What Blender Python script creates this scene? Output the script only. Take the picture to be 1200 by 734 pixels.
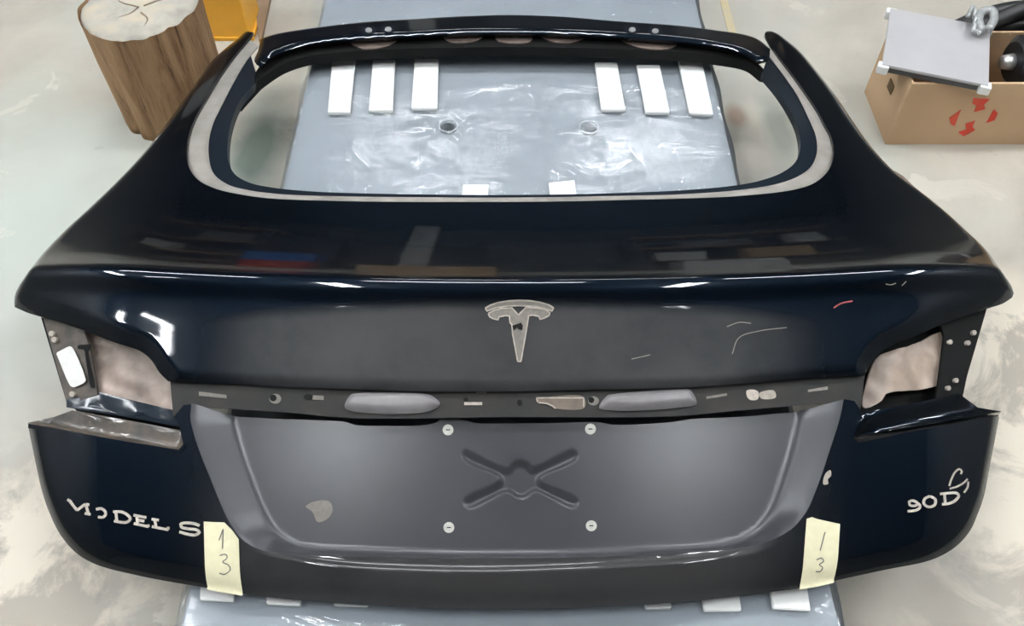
import bpy, bmesh, math, random
import numpy as np
from mathutils import Vector, Matrix
from mathutils.geometry import delaunay_2d_cdt

random.seed(7)
rng = np.random.default_rng(7)
for o in list(bpy.data.objects):
    bpy.data.objects.remove(o)
scene = bpy.context.scene
COL = scene.collection

# ---------------------------------------------------------------- camera, world, lights, exposure
PAD_TOP = 0.155                                  # top of the wrapped pad above the floor
REF_Z = 0.18                                     # level the tailgate's section is measured from
CAM_Z = 1.24
PITCH = math.radians(52.5)                       # looking down
cam_d = bpy.data.cameras.new('camera')
cam_d.sensor_fit = 'HORIZONTAL'
cam_d.sensor_width = 36.0
cam_d.lens = 30.0                                # 1000 px at a width of 1200
cam_d.clip_start = 0.02
cam = bpy.data.objects.new('camera', cam_d)
cam.location = (0, 0, CAM_Z)
cam.rotation_euler = (math.radians(90) - PITCH, 0, 0)
COL.objects.link(cam)
scene.camera = cam

world = bpy.data.worlds.new('workshop_air')
scene.world = world
world.use_nodes = True
bg = world.node_tree.nodes['Background']
bg.inputs[0].default_value = (0.80, 0.90, 1.0, 1)
bg.inputs[1].default_value = 0.05

LAMP_POWER = 42.0                                # emission strength of a tube
# x, y, turn in degrees, length, number of tubes
LAMPS = [(-0.25, 1.7, 0, 1.4, 2), (2.1, 1.9, 0, 1.4, 2), (-2.4, 1.8, 0, 1.4, 2), (-0.55, 4.7, 0, 1.2, 1), (0.95, 4.8, 0, 1.2, 1),
         (-3.5, 0.6, 90, 1.4, 2), (3.6, 0.9, 90, 1.4, 2), (-1.25, -0.15, 90, 1.2, 2), (1.25, -0.15, 90, 1.2, 2), (-2.78, -0.06, 25, 0.42, 1)]  # the near-row pair is added fill for the plate slopes and foam strips
CEIL = 3.3
scene.view_settings.view_transform = 'Standard'
scene.view_settings.look = 'None'
scene.view_settings.gamma = 1.0
scene.view_settings.use_curve_mapping = False
scene.view_settings.exposure = 1.1

# ---------------------------------------------------------------- material helpers
def new_mat(name):
    m = bpy.data.materials.new(name)
    m.use_nodes = True
    return m, m.node_tree.nodes, m.node_tree.links, m.node_tree.nodes['Principled BSDF']

def setp(b, **kw):
    names = dict(color='Base Color', rough='Roughness', metal='Metallic', coat='Coat Weight',
                 coat_rough='Coat Roughness', spec='Specular IOR Level', ior='IOR',
                 emit='Emission Color', emit_s='Emission Strength')
    for k, v in kw.items():
        if k in ('color', 'emit'):
            v = (*v, 1)
        b.inputs[names[k]].default_value = v

def ramp(N, stops, interp='LINEAR'):
    r = N.new('ShaderNodeValToRGB')
    r.color_ramp.interpolation = interp
    els = r.color_ramp.elements
    while len(els) < len(stops):
        els.new(0.5)
    for e, (p, c) in zip(els, stops):
        e.position = p
        e.color = (*c, 1) if len(c) == 3 else c
    return r

def noise(N, L, scale, detail=4, rough=0.55, coord='Object', dist=0.0, stretch=None):
    t = N.new('ShaderNodeTexCoord')
    n = N.new('ShaderNodeTexNoise')
    n.inputs['Scale'].default_value = scale
    n.inputs['Detail'].default_value = detail
    n.inputs['Roughness'].default_value = rough
    n.inputs['Distortion'].default_value = dist
    if stretch:
        mp = N.new('ShaderNodeMapping')
        mp.inputs['Scale'].default_value = stretch
        L.new(t.outputs[coord], mp.inputs[0])
        L.new(mp.outputs[0], n.inputs['Vector'])
    else:
        L.new(t.outputs[coord], n.inputs['Vector'])
    return n

def bump(N, L, b, height, strength=0.3, dist=0.01):
    bp = N.new('ShaderNodeBump')
    bp.inputs['Strength'].default_value = strength
    bp.inputs['Distance'].default_value = dist
    L.new(height, bp.inputs['Height'])
    L.new(bp.outputs[0], b.inputs['Normal'])
    return bp

def plain(name, color, rough=0.5, metal=0.0, spot=None, spot_scale=40, bump_s=0.0, **kw):
    """A colour with faint wear: noise mixes towards a second colour."""
    m, N, L, b = new_mat(name)
    setp(b, color=color, rough=rough, metal=metal, **kw)
    c2 = spot if spot else tuple(c * 0.8 for c in color)
    n = noise(N, L, spot_scale)
    r = ramp(N, [(0.35, color), (0.7, c2)])
    L.new(n.outputs['Fac'], r.inputs[0])
    L.new(r.outputs[0], b.inputs['Base Color'])
    if bump_s:
        bump(N, L, b, n.outputs['Fac'], bump_s, 0.004)
    return m

# navy metallic lacquer under clear coat
def paint_mat(name, color, metal=0.35, rough=0.38, coat=1.0, coat_rough=0.03, dust=0.03, film=False):
    m, N, L, b = new_mat(name)
    setp(b, color=color, rough=rough, metal=metal, coat=coat, coat_rough=coat_rough, spec=0.05)
    n = noise(N, L, 900, 1, 0.5)
    r = ramp(N, [(0.3, tuple(c * 0.75 for c in color)), (0.75, tuple(c * 1.5 for c in color))])
    L.new(n.outputs['Fac'], r.inputs[0])
    L.new(r.outputs[0], b.inputs['Base Color'])
    n2 = noise(N, L, 7, 6, 0.65)
    mr = N.new('ShaderNodeMapRange')
    mr.inputs['From Min'].default_value = 0.35
    mr.inputs['From Max'].default_value = 0.75
    mr.inputs['To Min'].default_value = coat_rough
    mr.inputs['To Max'].default_value = coat_rough + dust
    L.new(n2.outputs['Fac'], mr.inputs['Value'])
    L.new(mr.outputs[0], b.inputs['Coat Roughness'])
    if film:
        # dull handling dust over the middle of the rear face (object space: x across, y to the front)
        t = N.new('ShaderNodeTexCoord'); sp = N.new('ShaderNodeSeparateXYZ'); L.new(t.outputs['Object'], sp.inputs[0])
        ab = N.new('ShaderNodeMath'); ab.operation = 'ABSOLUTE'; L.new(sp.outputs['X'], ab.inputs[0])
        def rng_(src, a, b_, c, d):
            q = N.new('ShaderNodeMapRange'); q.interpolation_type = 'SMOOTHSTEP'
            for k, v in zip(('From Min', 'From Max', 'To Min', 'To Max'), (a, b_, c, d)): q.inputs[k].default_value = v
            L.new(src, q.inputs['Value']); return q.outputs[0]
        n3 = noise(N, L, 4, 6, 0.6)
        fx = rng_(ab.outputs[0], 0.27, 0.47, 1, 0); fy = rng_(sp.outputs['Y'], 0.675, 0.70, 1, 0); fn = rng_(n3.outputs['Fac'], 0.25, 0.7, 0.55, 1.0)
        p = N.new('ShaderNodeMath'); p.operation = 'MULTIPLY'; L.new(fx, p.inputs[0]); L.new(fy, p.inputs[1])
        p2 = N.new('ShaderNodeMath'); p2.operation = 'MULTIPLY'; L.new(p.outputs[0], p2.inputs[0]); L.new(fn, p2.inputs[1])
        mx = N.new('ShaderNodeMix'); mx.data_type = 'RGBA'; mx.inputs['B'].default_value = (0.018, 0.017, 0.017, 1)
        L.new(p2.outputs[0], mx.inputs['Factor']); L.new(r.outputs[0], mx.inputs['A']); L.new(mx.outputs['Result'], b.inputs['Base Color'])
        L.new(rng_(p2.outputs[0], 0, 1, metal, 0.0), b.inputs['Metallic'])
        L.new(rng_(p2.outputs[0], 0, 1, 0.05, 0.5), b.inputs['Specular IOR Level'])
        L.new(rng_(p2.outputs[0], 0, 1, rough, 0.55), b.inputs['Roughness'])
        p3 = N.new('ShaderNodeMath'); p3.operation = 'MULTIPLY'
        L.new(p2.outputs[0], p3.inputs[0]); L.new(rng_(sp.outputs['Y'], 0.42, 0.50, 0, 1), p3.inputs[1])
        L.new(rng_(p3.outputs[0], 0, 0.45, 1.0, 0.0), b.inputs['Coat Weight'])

    return m

M = {}
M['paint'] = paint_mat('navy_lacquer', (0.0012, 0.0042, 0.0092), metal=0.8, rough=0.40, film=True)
M['plate'] = plain('satin_grey_plastic', (0.047, 0.047, 0.053), rough=0.31, spot=(0.039, 0.039, 0.045), spot_scale=9)
M['channel'] = plain('dull_black_primer', (0.010, 0.010, 0.0095), rough=0.7, spot=(0.024, 0.020, 0.017), spot_scale=25)
M['black'] = plain('black_plastic', (0.006, 0.006, 0.006), rough=0.75, spec=0.2)
M['sealant'] = plain('dried_sealant', (0.29, 0.265, 0.24), rough=0.6, spot=(0.20, 0.185, 0.165), spot_scale=18)
M['flange'] = paint_mat('thin_navy_paint', (0.010, 0.015, 0.022), metal=0.2, rough=0.4, coat=0.5, coat_rough=0.1)
M['pocket_l'] = plain('overspray_primer', (0.42, 0.33, 0.28), rough=0.5, spot=(0.17, 0.135, 0.115), spot_scale=20, bump_s=0.5)
M['pocket_r'] = plain('overspray_primer_pale', (0.46, 0.36, 0.29), rough=0.45, spot=(0.22, 0.175, 0.15), spot_scale=17, bump_s=0.5)
M['dirty'] = plain('road_dirt_on_paint', (0.025, 0.024, 0.022), rough=0.45, spot=(0.12, 0.09, 0.066), spot_scale=26, coat=0.4)
M['bracket'] = plain('dull_dark_steel', (0.045, 0.040, 0.036), rough=0.5, spot=(0.11, 0.085, 0.065), spot_scale=45)
M['residue'] = plain('glue_residue', (0.42, 0.37, 0.31), rough=0.7, spot=(0.28, 0.245, 0.21), spot_scale=120)
M['residue_dark'] = plain('glue_residue_dull', (0.20, 0.18, 0.155), rough=0.7, spot=(0.15, 0.135, 0.12), spot_scale=150)
M['letter'] = plain('letter_residue', (0.55, 0.48, 0.41), rough=0.7, spot=(0.36, 0.32, 0.28), spot_scale=160)
M['tape'] = plain('masking_tape', (0.78, 0.73, 0.50), rough=0.75, spot=(0.70, 0.65, 0.43), spot_scale=60, bump_s=0.1)
M['ink'] = plain('pencil_line', (0.10, 0.10, 0.11), rough=0.6)
M['sticker'] = plain('white_sticker', (0.80, 0.79, 0.76), rough=0.6, spot=(0.70, 0.69, 0.66), spot_scale=60)
M['screw'] = plain('zinc_screw', (0.62, 0.61, 0.56), rough=0.4, spot=(0.5, 0.49, 0.44), metal=0.3, spot_scale=90)
M['rust'] = plain('brown_primer_steel', (0.22, 0.17, 0.145), rough=0.55, spot=(0.12, 0.09, 0.075), spot_scale=60)
M['steel'] = plain('bright_steel', (0.70, 0.70, 0.69), rough=0.3, metal=0.7)
M['bronze'] = plain('bronze_label', (0.15, 0.115, 0.085), rough=0.45, spot=(0.11, 0.085, 0.065), spot_scale=70)
M['satin'] = plain('satin_lilac_grey', (0.20, 0.188, 0.193), rough=0.35, spot=(0.14, 0.13, 0.135), spot_scale=20)

# ---------------------------------------------------------------- object helpers
def link(o, parent=None):
    COL.objects.link(o)
    if parent is not None:
        o.parent = parent
        o.matrix_parent_inverse = Matrix.Translation(-PWORLD(parent))
    return o

def PWORLD(p):
    v = Vector((0, 0, 0))
    while p is not None:
        v = v + Vector(p.location)
        p = p.parent if p.parent and p.matrix_parent_inverse.is_identity else None
    return v

def tag(o, label=None, cat=None, group=None, kind=None):
    if label: o['label'] = label
    if cat: o['category'] = cat
    if group: o['group'] = group
    if kind: o['kind'] = kind
    return o

def empty(name, loc, label, cat, group=None):
    o = bpy.data.objects.new(name, None)
    o.location = loc
    o.empty_display_size = 0.05
    COL.objects.link(o)
    return tag(o, label, cat, group)

def from_bm(name, bm, mat, parent=None, smooth=False, label=None):
    me = bpy.data.meshes.new(name)
    bm.normal_update()
    bm.to_mesh(me)
    bm.free()
    mats = mat if isinstance(mat, (list, tuple)) else [mat]
    for m in mats:
        me.materials.append(m)
    if smooth:
        me.polygons.foreach_set('use_smooth', [True] * len(me.polygons))
    o = bpy.data.objects.new(name, me)
    link(o, parent)
    if label: o['label'] = label
    return o

def from_arrays(name, V, F, mat, parent=None, smooth=True, label=None, solid=0.0, offset=-1.0):
    me = bpy.data.meshes.new(name)
    me.from_pydata([tuple(map(float, v)) for v in V], [], [tuple(map(int, f)) for f in F])
    me.materials.append(mat)
    if smooth:
        me.polygons.foreach_set('use_smooth', [True] * len(me.polygons))
    me.update()
    if smooth and solid:
        cnt = {}
        for p in me.polygons:
            for ek in p.edge_keys:
                cnt[ek] = cnt.get(ek, 0) + 1
        for e in me.edges:
            if cnt.get(e.key, 0) == 1:
                e.use_edge_sharp = True
    o = bpy.data.objects.new(name, me)
    link(o, parent)
    if label: o['label'] = label
    if solid:
        s = o.modifiers.new('thickness', 'SOLIDIFY')
        s.thickness = solid
        s.offset = offset
        s.use_even_offset = False
    return o

def box_bm(bm, cx, cy, cz, sx, sy, sz, rz=0.0, bevel=0.0):
    r = bmesh.ops.create_cube(bm, size=1.0)
    vs = r['verts']
    bmesh.ops.scale(bm, vec=(sx, sy, sz), verts=vs)
    if bevel:
        es = list({e for v in vs for e in v.link_edges})
        rr = bmesh.ops.bevel(bm, geom=es, offset=bevel, segments=2, affect='EDGES', profile=0.6)
        vs = list({v for f in rr['faces'] for v in f.verts} | {v for v in vs if v.is_valid})
    bmesh.ops.rotate(bm, cent=(0, 0, 0), matrix=Matrix.Rotation(rz, 3, 'Z'), verts=vs)
    bmesh.ops.translate(bm, vec=(cx, cy, cz), verts=vs)

def tube_bm(bm, pts, rad, n=10, caps=True):
    pts = [Vector(p) for p in pts]
    rings = []
    up = Vector((0, 0, 1))
    for i, p in enumerate(pts):
        a = pts[max(i - 1, 0)]
        b = pts[min(i + 1, len(pts) - 1)]
        t = (b - a).normalized()
        s = t.cross(up)
        if s.length < 1e-3:
            s = t.cross(Vector((1, 0, 0)))
        s.normalize()
        w = s.cross(t).normalized()
        r = rad[i] if isinstance(rad, (list, tuple)) else rad
        rings.append([bm.verts.new(p + (s * math.cos(2 * math.pi * k / n) + w * math.sin(2 * math.pi * k / n)) * r) for k in range(n)])
    for a, b in zip(rings, rings[1:]):
        for k in range(n):
            bm.faces.new((a[k], a[(k + 1) % n], b[(k + 1) % n], b[k]))
    if caps:
        bm.faces.new(rings[0][::-1])
        bm.faces.new(rings[-1])
    bmesh.ops.recalc_face_normals(bm, faces=bm.faces)

# ---------------------------------------------------------------- the room
def floor_mat():
    m, N, L, b = new_mat('worn_painted_concrete')
    setp(b, rough=0.5)
    def mask(scale, lo, hi, detail=6, rough=0.6, dist=0.4, off=(0, 0, 0)):
        t = N.new('ShaderNodeTexCoord'); mp = N.new('ShaderNodeMapping'); mp.inputs['Location'].default_value = off
        n = N.new('ShaderNodeTexNoise')
        n.inputs['Scale'].default_value = scale; n.inputs['Detail'].default_value = detail
        n.inputs['Roughness'].default_value = rough; n.inputs['Distortion'].default_value = dist
        L.new(t.outputs['Object'], mp.inputs[0]); L.new(mp.outputs[0], n.inputs['Vector'])
        r = ramp(N, [(lo, (0, 0, 0)), (hi, (1, 1, 1))])
        L.new(n.outputs['Fac'], r.inputs[0])
        return r.outputs[0]
    def math_(op, a, b_):
        q = N.new('ShaderNodeMath'); q.operation = op
        for k, v in enumerate((a, b_)):
            if isinstance(v, (int, float)): q.inputs[k].default_value = v
            else: L.new(v, q.inputs[k])
        return q.outputs[0]
    def mix(fac, A, B):
        q = N.new('ShaderNodeMix'); q.data_type = 'RGBA'
        L.new(fac, q.inputs['Factor'])
        for nm, v in (('A', A), ('B', B)):
            if isinstance(v, tuple): q.inputs[nm].default_value = (*v, 1)
            else: L.new(v, q.inputs[nm])
        return q.outputs['Result']
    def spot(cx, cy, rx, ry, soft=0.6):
        # a soft patch with its own place on the floor (object space)
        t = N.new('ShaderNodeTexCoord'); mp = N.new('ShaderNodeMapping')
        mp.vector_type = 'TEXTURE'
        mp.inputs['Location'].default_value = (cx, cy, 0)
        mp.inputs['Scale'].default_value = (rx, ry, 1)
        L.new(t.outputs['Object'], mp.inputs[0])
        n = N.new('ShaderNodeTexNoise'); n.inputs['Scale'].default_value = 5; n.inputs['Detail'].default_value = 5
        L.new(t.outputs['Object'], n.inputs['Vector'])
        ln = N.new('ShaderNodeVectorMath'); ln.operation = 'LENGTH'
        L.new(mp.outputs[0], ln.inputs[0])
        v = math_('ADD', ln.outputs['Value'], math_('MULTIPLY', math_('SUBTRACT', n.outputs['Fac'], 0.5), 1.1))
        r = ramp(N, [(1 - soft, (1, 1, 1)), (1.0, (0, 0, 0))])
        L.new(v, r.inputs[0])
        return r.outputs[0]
    base = mix(mask(2.2, 0.32, 0.68, 8), (0.36, 0.325, 0.275), (0.55, 0.515, 0.44))
    paint = math_('MULTIPLY', mask(0.9, 0.44, 0.52, 5, 0.6, 0.6), 0.85)
    c = mix(paint, base, (0.46, 0.46, 0.41))
    c = mix(math_('MULTIPLY', mask(1.3, 0.50, 0.62, 5, off=(3, 1, 0)), 0.6), c, (0.37, 0.35, 0.31))
    # big worn zones: greenish at the left, bare screed near the camera on both sides
    c = mix(math_('MULTIPLY', spot(-1.05, 1.15, 0.55, 0.55, 0.8), 0.8), c, (0.50, 0.545, 0.49))
    bare = math_('MAXIMUM', spot(-0.85, 0.40, 0.50, 0.38), spot(0.95, 0.62, 0.45, 0.55))
    chips = math_('MULTIPLY', bare, mask(6.0, 0.44, 0.52, 8, 0.65, 0.5, off=(1, 5, 0)))
    c = mix(math_('MULTIPLY', bare, 0.75), c, (0.38, 0.325, 0.26))
    c = mix(math_('MULTIPLY', chips, 0.9), c, (0.74, 0.67, 0.55))
    few = math_('MULTIPLY', mask(5.0, 0.60, 0.625, 7, 0.62, 0.5, off=(7, 2, 0)), mask(0.8, 0.42, 0.55, 3))
    c = mix(math_('MULTIPLY', few, 0.75), c, (0.68, 0.64, 0.55))
    # dark green patch and a brown one under the tailgate's window
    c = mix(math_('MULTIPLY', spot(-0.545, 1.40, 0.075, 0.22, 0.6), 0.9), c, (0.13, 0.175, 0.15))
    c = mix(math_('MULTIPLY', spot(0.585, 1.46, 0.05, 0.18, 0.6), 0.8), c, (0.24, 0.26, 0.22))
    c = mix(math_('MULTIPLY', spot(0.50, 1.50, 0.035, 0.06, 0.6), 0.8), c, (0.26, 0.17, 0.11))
    c = mix(math_('MULTIPLY', mask(14, 0.66, 0.76, 6), 0.35), c, (0.16, 0.15, 0.13))
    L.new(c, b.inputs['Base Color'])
    n5 = noise(N, L, 30, 6, 0.6)
    bump(N, L, b, n5.outputs['Fac'], 0.12, 0.004)
    return m

def slab(name, cx, cy, cz, sx, sy, sz, mat):
    bm = bmesh.new()
    box_bm(bm, cx, cy, cz, sx, sy, sz)
    return tag(from_bm(name, bm, mat), kind='structure')

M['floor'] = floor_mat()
M['wall'] = plain('grey_wall_paint', (0.20, 0.20, 0.195), rough=0.8, spot=(0.15, 0.15, 0.145), spot_scale=2)
M['dark_wall'] = plain('dark_wall_paint', (0.10, 0.105, 0.11), rough=0.8, spot=(0.06, 0.06, 0.065), spot_scale=3)
M['ceiling'] = plain('grey_ceiling', (0.15, 0.15, 0.15), rough=0.9, spot=(0.11, 0.11, 0.11), spot_scale=2)
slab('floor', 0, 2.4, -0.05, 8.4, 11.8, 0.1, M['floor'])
slab('wall_back', 0, 7.95, 1.65, 8.4, 0.1, 3.3, M['dark_wall'])
slab('wall_front', 0, -3.05, 1.65, 8.4, 0.1, 3.3, M['wall'])
slab('wall_left', -4.15, 2.4, 1.65, 0.1, 10.9, 3.3, M['wall'])
slab('wall_right', 4.15, 2.4, 1.65, 0.1, 10.9, 3.3, M['wall'])
slab('ceiling', 0, 2.4, CEIL + 0.05, 8.4, 11.8, 0.1, M['ceiling'])

# ceiling lamps: white channel with one tube, each hung under the ceiling
mt, N, L, b = new_mat('fluorescent_tube')
setp(b, color=(1, 1, 1), emit=(0.93, 0.97, 1.0), emit_s=LAMP_POWER)
M['tube'] = mt
M['housing'] = plain('white_enamel', (0.7, 0.7, 0.7), rough=0.4)
WHERE = ['above the middle of the room', 'right of the middle of the room', 'left of the middle of the room',
         'in the far row, on the left', 'in the far row, on the right', 'along the left wall', 'along the right wall', 'added as fill in the near row, on the left', 'added as fill in the near row, on the right', 'that is the shortest of all']
for (x, y, turn, ln, ntube), w in zip(LAMPS, WHERE):
    t = empty('ceiling_lamp', (x, y, CEIL), 'white fluorescent ceiling lamp ' + w, 'lamp', 'fluorescent lamps under the ceiling')
    rz = math.radians(turn)
    d = Vector((math.cos(rz), math.sin(rz), 0)); n_ = Vector((-d.y, d.x, 0))
    bm = bmesh.new()
    box_bm(bm, x, y, CEIL - 0.035, ln + 0.06, 0.2 if ntube == 2 else 0.06, 0.07, rz, bevel=0.008)
    from_bm('housing', bm, M['housing'], t)
    for sh in ((-0.055, 0.055) if ntube == 2 else (0.0,)):
        q = Vector((x, y, CEIL - 0.095)) + n_ * sh
        bm = bmesh.new()
        tube_bm(bm, [q - d * ln / 2, q + d * ln / 2], 0.019, 12)
        from_bm('tube', bm, M['tube'], t, smooth=True)

# ---------------------------------------------------------------- far end of the workshop (mirrored in the lacquer)
M['cab'] = plain('dark_cabinet_steel', (0.05, 0.055, 0.06), rough=0.5)
M['blue'] = plain('blue_plastic', (0.03, 0.16, 0.50), rough=0.4)
M['redp'] = plain('red_plastic', (0.45, 0.05, 0.04), rough=0.4)
M['tan'] = plain('tan_card', (0.55, 0.38, 0.22), rough=0.8)
M['pale'] = plain('pale_grey_paint', (0.62, 0.62, 0.60), rough=0.5)
def cabinet(x, w, h, label, ndoor):
    t = empty('steel_cabinet', (x, 7.55, 0), label, 'cabinet', 'cabinets along the far wall')
    bm = bmesh.new(); box_bm(bm, x, 7.58, h / 2, w, 0.5, h, bevel=0.01)
    from_bm('body', bm, M['cab'], t)
    for k in range(ndoor):
        dx_ = x - w / 2 + w * (k + 0.5) / ndoor
        bm = bmesh.new(); box_bm(bm, dx_, 7.318, h / 2, w / ndoor - 0.02, 0.02, h - 0.1, bevel=0.004)
        dr = from_bm('door', bm, M['cab'], t)
        bm = bmesh.new(); box_bm(bm, dx_ + 0.12, 7.30, h / 2, 0.02, 0.02, 0.14, bevel=0.004)
        from_bm('handle', bm, M['steel'], dr)
cabinet(-2.5, 1.6, 2.1, 'dark steel cabinet at the left of the far wall', 2)
cabinet(0.4, 1.3, 2.4, 'tall dark steel cabinet in the middle of the far wall', 2)
cabinet(2.9, 1.8, 1.9, 'dark steel cabinet at the right of the far wall', 3)
bm = bmesh.new(); box_bm(bm, -0.95, 7.6, CEIL / 2, 0.28, 0.28, CEIL, bevel=0.01)
tag(from_bm('pillar', bm, M['pale']), kind='structure')
def tub(x, y, z0, w, d, h, mat, name, label, cat):
    t = empty(name, (x, y, z0), label, cat)
    bm = bmesh.new(); box_bm(bm, x, y, z0 + h / 2, w, d, h, bevel=0.015)
    from_bm('body', bm, mat, t)
    bm = bmesh.new(); box_bm(bm, x, y, z0 + h + 0.012, w + 0.03, d + 0.03, 0.024, bevel=0.008)
    from_bm('lid', bm, mat, t)
tub(-1.75, 5.9, 0.0, 0.5, 0.4, 0.55, M['redp'], 'storage_tub', 'red lidded storage tub on the floor at the far left', 'tub')
tub(-1.75, 5.9, 0.574, 0.55, 0.4, 0.45, M['blue'], 'storage_tub', 'blue lidded storage tub on the red tub', 'tub')
tub(-0.55, 5.2, 0.0, 0.9, 0.5, 0.40, M['tan'], 'cardboard_carton', 'closed tan carton on the floor at the far end', 'carton')
tub(1.7, 6.2, 0.0, 0.8, 0.6, 0.75, M['pale'], 'storage_tub', 'pale grey lidded storage tub on the floor at the far right', 'tub')

def rack(x, y, w, label):
    t = empty('storage_rack', (x, y, 0), label, 'rack', 'racks at the far end of the workshop')
    for sx in (-1, 1):
        for sy in (-1, 1):
            bm = bmesh.new(); box_bm(bm, x + sx * w / 2, y + sy * 0.22, 1.25, 0.05, 0.05, 2.5, bevel=0.004)
            from_bm('post', bm, M['cab'], t)
    for z in (0.25, 0.95, 1.65, 2.35):
        bm = bmesh.new(); box_bm(bm, x, y, z, w + 0.06, 0.5, 0.03, bevel=0.004)
        from_bm('shelf_board', bm, M['tan'], t)
rack(2.1, 6.9, 1.9, 'steel storage rack with tan boards at the far right')
rack(-2.9, 6.6, 1.4, 'steel storage rack with tan boards at the far left')
for x, y, z, w, h, mt_, lb in ((1.5, 6.9, 0.967, 0.45, 0.38, 'pale', 'pale grey tub on the second shelf of the far right rack'), (2.4, 6.9, 0.967, 0.6, 0.45, 'tan', 'tan box on the second shelf of the far right rack'),
                               (1.9, 6.9, 1.667, 0.7, 0.40, 'wall', 'mid grey tub on the third shelf of the far right rack'), (2.8, 6.9, 1.667, 0.3, 0.5, 'pale', 'tall pale tub on the third shelf of the far right rack'),
                               (-3.2, 6.6, 0.967, 0.5, 0.35, 'pale', 'pale grey tub on the second shelf of the far left rack'), (-2.6, 6.6, 1.667, 0.5, 0.45, 'wall', 'mid grey tub on the third shelf of the far left rack')):
    tub(x, y, z, w, 0.36, h, M[mt_], 'storage_tub', lb, 'tub')

# ---------------------------------------------------------------- camera rays -> points on the tailgate's skin
CP, SP = math.cos(PITCH), math.sin(PITCH)
def rays(px):
    px = np.asarray(px, float)
    a = (px[:, 0] - 600) / 1000.0
    t = (367 - px[:, 1]) / 1000.0
    return np.stack([a, CP + t * SP, -SP + t * CP], 1)

def on_plane(px, z):
    d = rays(np.atleast_2d(px))
    k = (z - CAM_Z) / d[:, 2]
    return np.stack([d[:, 0] * k, d[:, 1] * k, np.full(len(k), z)], 1)

# section of the tailgate (distance from the rear, height above the pad)
KN = np.array([(0.10, -0.112), (0.30, -0.006), (0.347, 0.020), (0.375, 0.0365), (0.41, 0.0535), (0.486, 0.089), (0.60, 0.141),
               (0.655, 0.1655), (0.685, 0.183), (0.700, 0.198), (0.712, 0.2025), (0.722, 0.1985), (0.76, 0.179), (0.80, 0.164),
               (0.86, 0.150), (0.95, 0.137), (1.1, 0.117), (1.3, 0.079), (1.45, 0.054), (1.55, 0.042), (2.2, -0.06)])
_S = np.arange(0.1, 2.2, 0.0005)
_P = np.interp(_S, KN[:, 0], KN[:, 1])
def gsm(p, sig):
    k = np.arange(-int(4 * sig), int(4 * sig) + 1)
    g = np.exp(-0.5 * (k / sig) ** 2); g /= g.sum()
    return np.convolve(np.pad(p, len(k) // 2, mode='reflect', reflect_type='odd'), g, 'valid')
_P1, _P2 = gsm(_P, 9), gsm(_P, 50)
_w = np.clip(np.abs(_S - 0.71) / 0.09, 0, 1); _w = _w * _w * (3 - 2 * _w)
_P = _P1 * (1 - _w) + _P2 * _w
A_PLAN, C_CROWN, E_SIDE = 0.15, 0.085, 0.55
def skin(x, s):
    e = np.maximum(np.abs(x) - 0.50, 0)
    return REF_Z + np.interp(s, _S, _P) - C_CROWN * x * x - E_SIDE * e * e

def unproj(px, off=0.0):
    """pixel -> (x, s) on the skin lowered by off"""
    d = rays(px)
    off = np.broadcast_to(np.asarray(off, float), (len(d),))
    lo = np.full(len(d), 0.5); hi = np.full(len(d), 2.6)
    def g(k):
        x = d[:, 0] * k; y = d[:, 1] * k; z = CAM_Z + d[:, 2] * k
        return z - (skin(x, y - A_PLAN * x * x) + off)
    for _ in range(46):
        m = (lo + hi) / 2
        pos = g(m) > 0
        lo = np.where(pos, m, lo); hi = np.where(pos, hi, m)
    x = d[:, 0] * lo; y = d[:, 1] * lo
    return np.stack([x, y - A_PLAN * x * x], 1)

def catmull(pts, step=4.0, closed=False):
    P = np.asarray(pts, float)
    n = len(P)
    if n < 3 and not closed:
        k = max(int(np.linalg.norm(P[-1] - P[0]) / step), 1)
        return np.stack([P[0] + (P[-1] - P[0]) * i / k for i in range(k + 1)])
    out = []
    rngk = n if closed else n - 1
    for i in range(rngk):
        if closed:
            p0, p1, p2, p3 = P[(i - 1) % n], P[i], P[(i + 1) % n], P[(i + 2) % n]
        else:
            p1, p2 = P[i], P[i + 1]
            p0 = P[i - 1] if i > 0 else 2 * p1 - p2
            p3 = P[i + 2] if i + 2 < n else 2 * p2 - p1
        k = max(int(np.linalg.norm(p2 - p1) / step), 1)
        # centripetal form keeps uneven spacing from looping
        d1 = max(np.linalg.norm(p1 - p0), 1e-6) ** 0.5; d2 = max(np.linalg.norm(p2 - p1), 1e-6) ** 0.5; d3 = max(np.linalg.norm(p3 - p2), 1e-6) ** 0.5
        m1 = (p2 - p1) + d2 * ((p1 - p0) / d1 - (p2 - p0) / (d1 + d2))
        m2 = (p2 - p1) + d2 * ((p3 - p2) / d3 - (p3 - p1) / (d2 + d3))
        for j in range(k):
            u = j / k
            out.append((2 * u**3 - 3 * u**2 + 1) * p1 + (u**3 - 2 * u**2 + u) * m1 + (-2 * u**3 + 3 * u**2) * p2 + (u**3 - u**2) * m2)
    if not closed:
        out.append(P[-1])
    return np.array(out)

def join(*segs):
    """segs: arrays (or (array, off, rolled)); returns px, off, and the rolled polylines' index flags"""
    px, off, roll = [], [], []
    for sg in segs:
        a, o, r = sg if isinstance(sg, tuple) else (sg, 0.0, False)
        for p in a:
            if px and np.hypot(*(np.asarray(p) - px[-1])) < 0.4:
                continue
            px.append(np.asarray(p, float)); off.append(o); roll.append(r)
    if np.hypot(*(px[0] - px[-1])) < 0.4:
        px.pop(); off.pop(); roll.pop()
    return np.array(px), np.array(off), np.array(roll)

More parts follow.
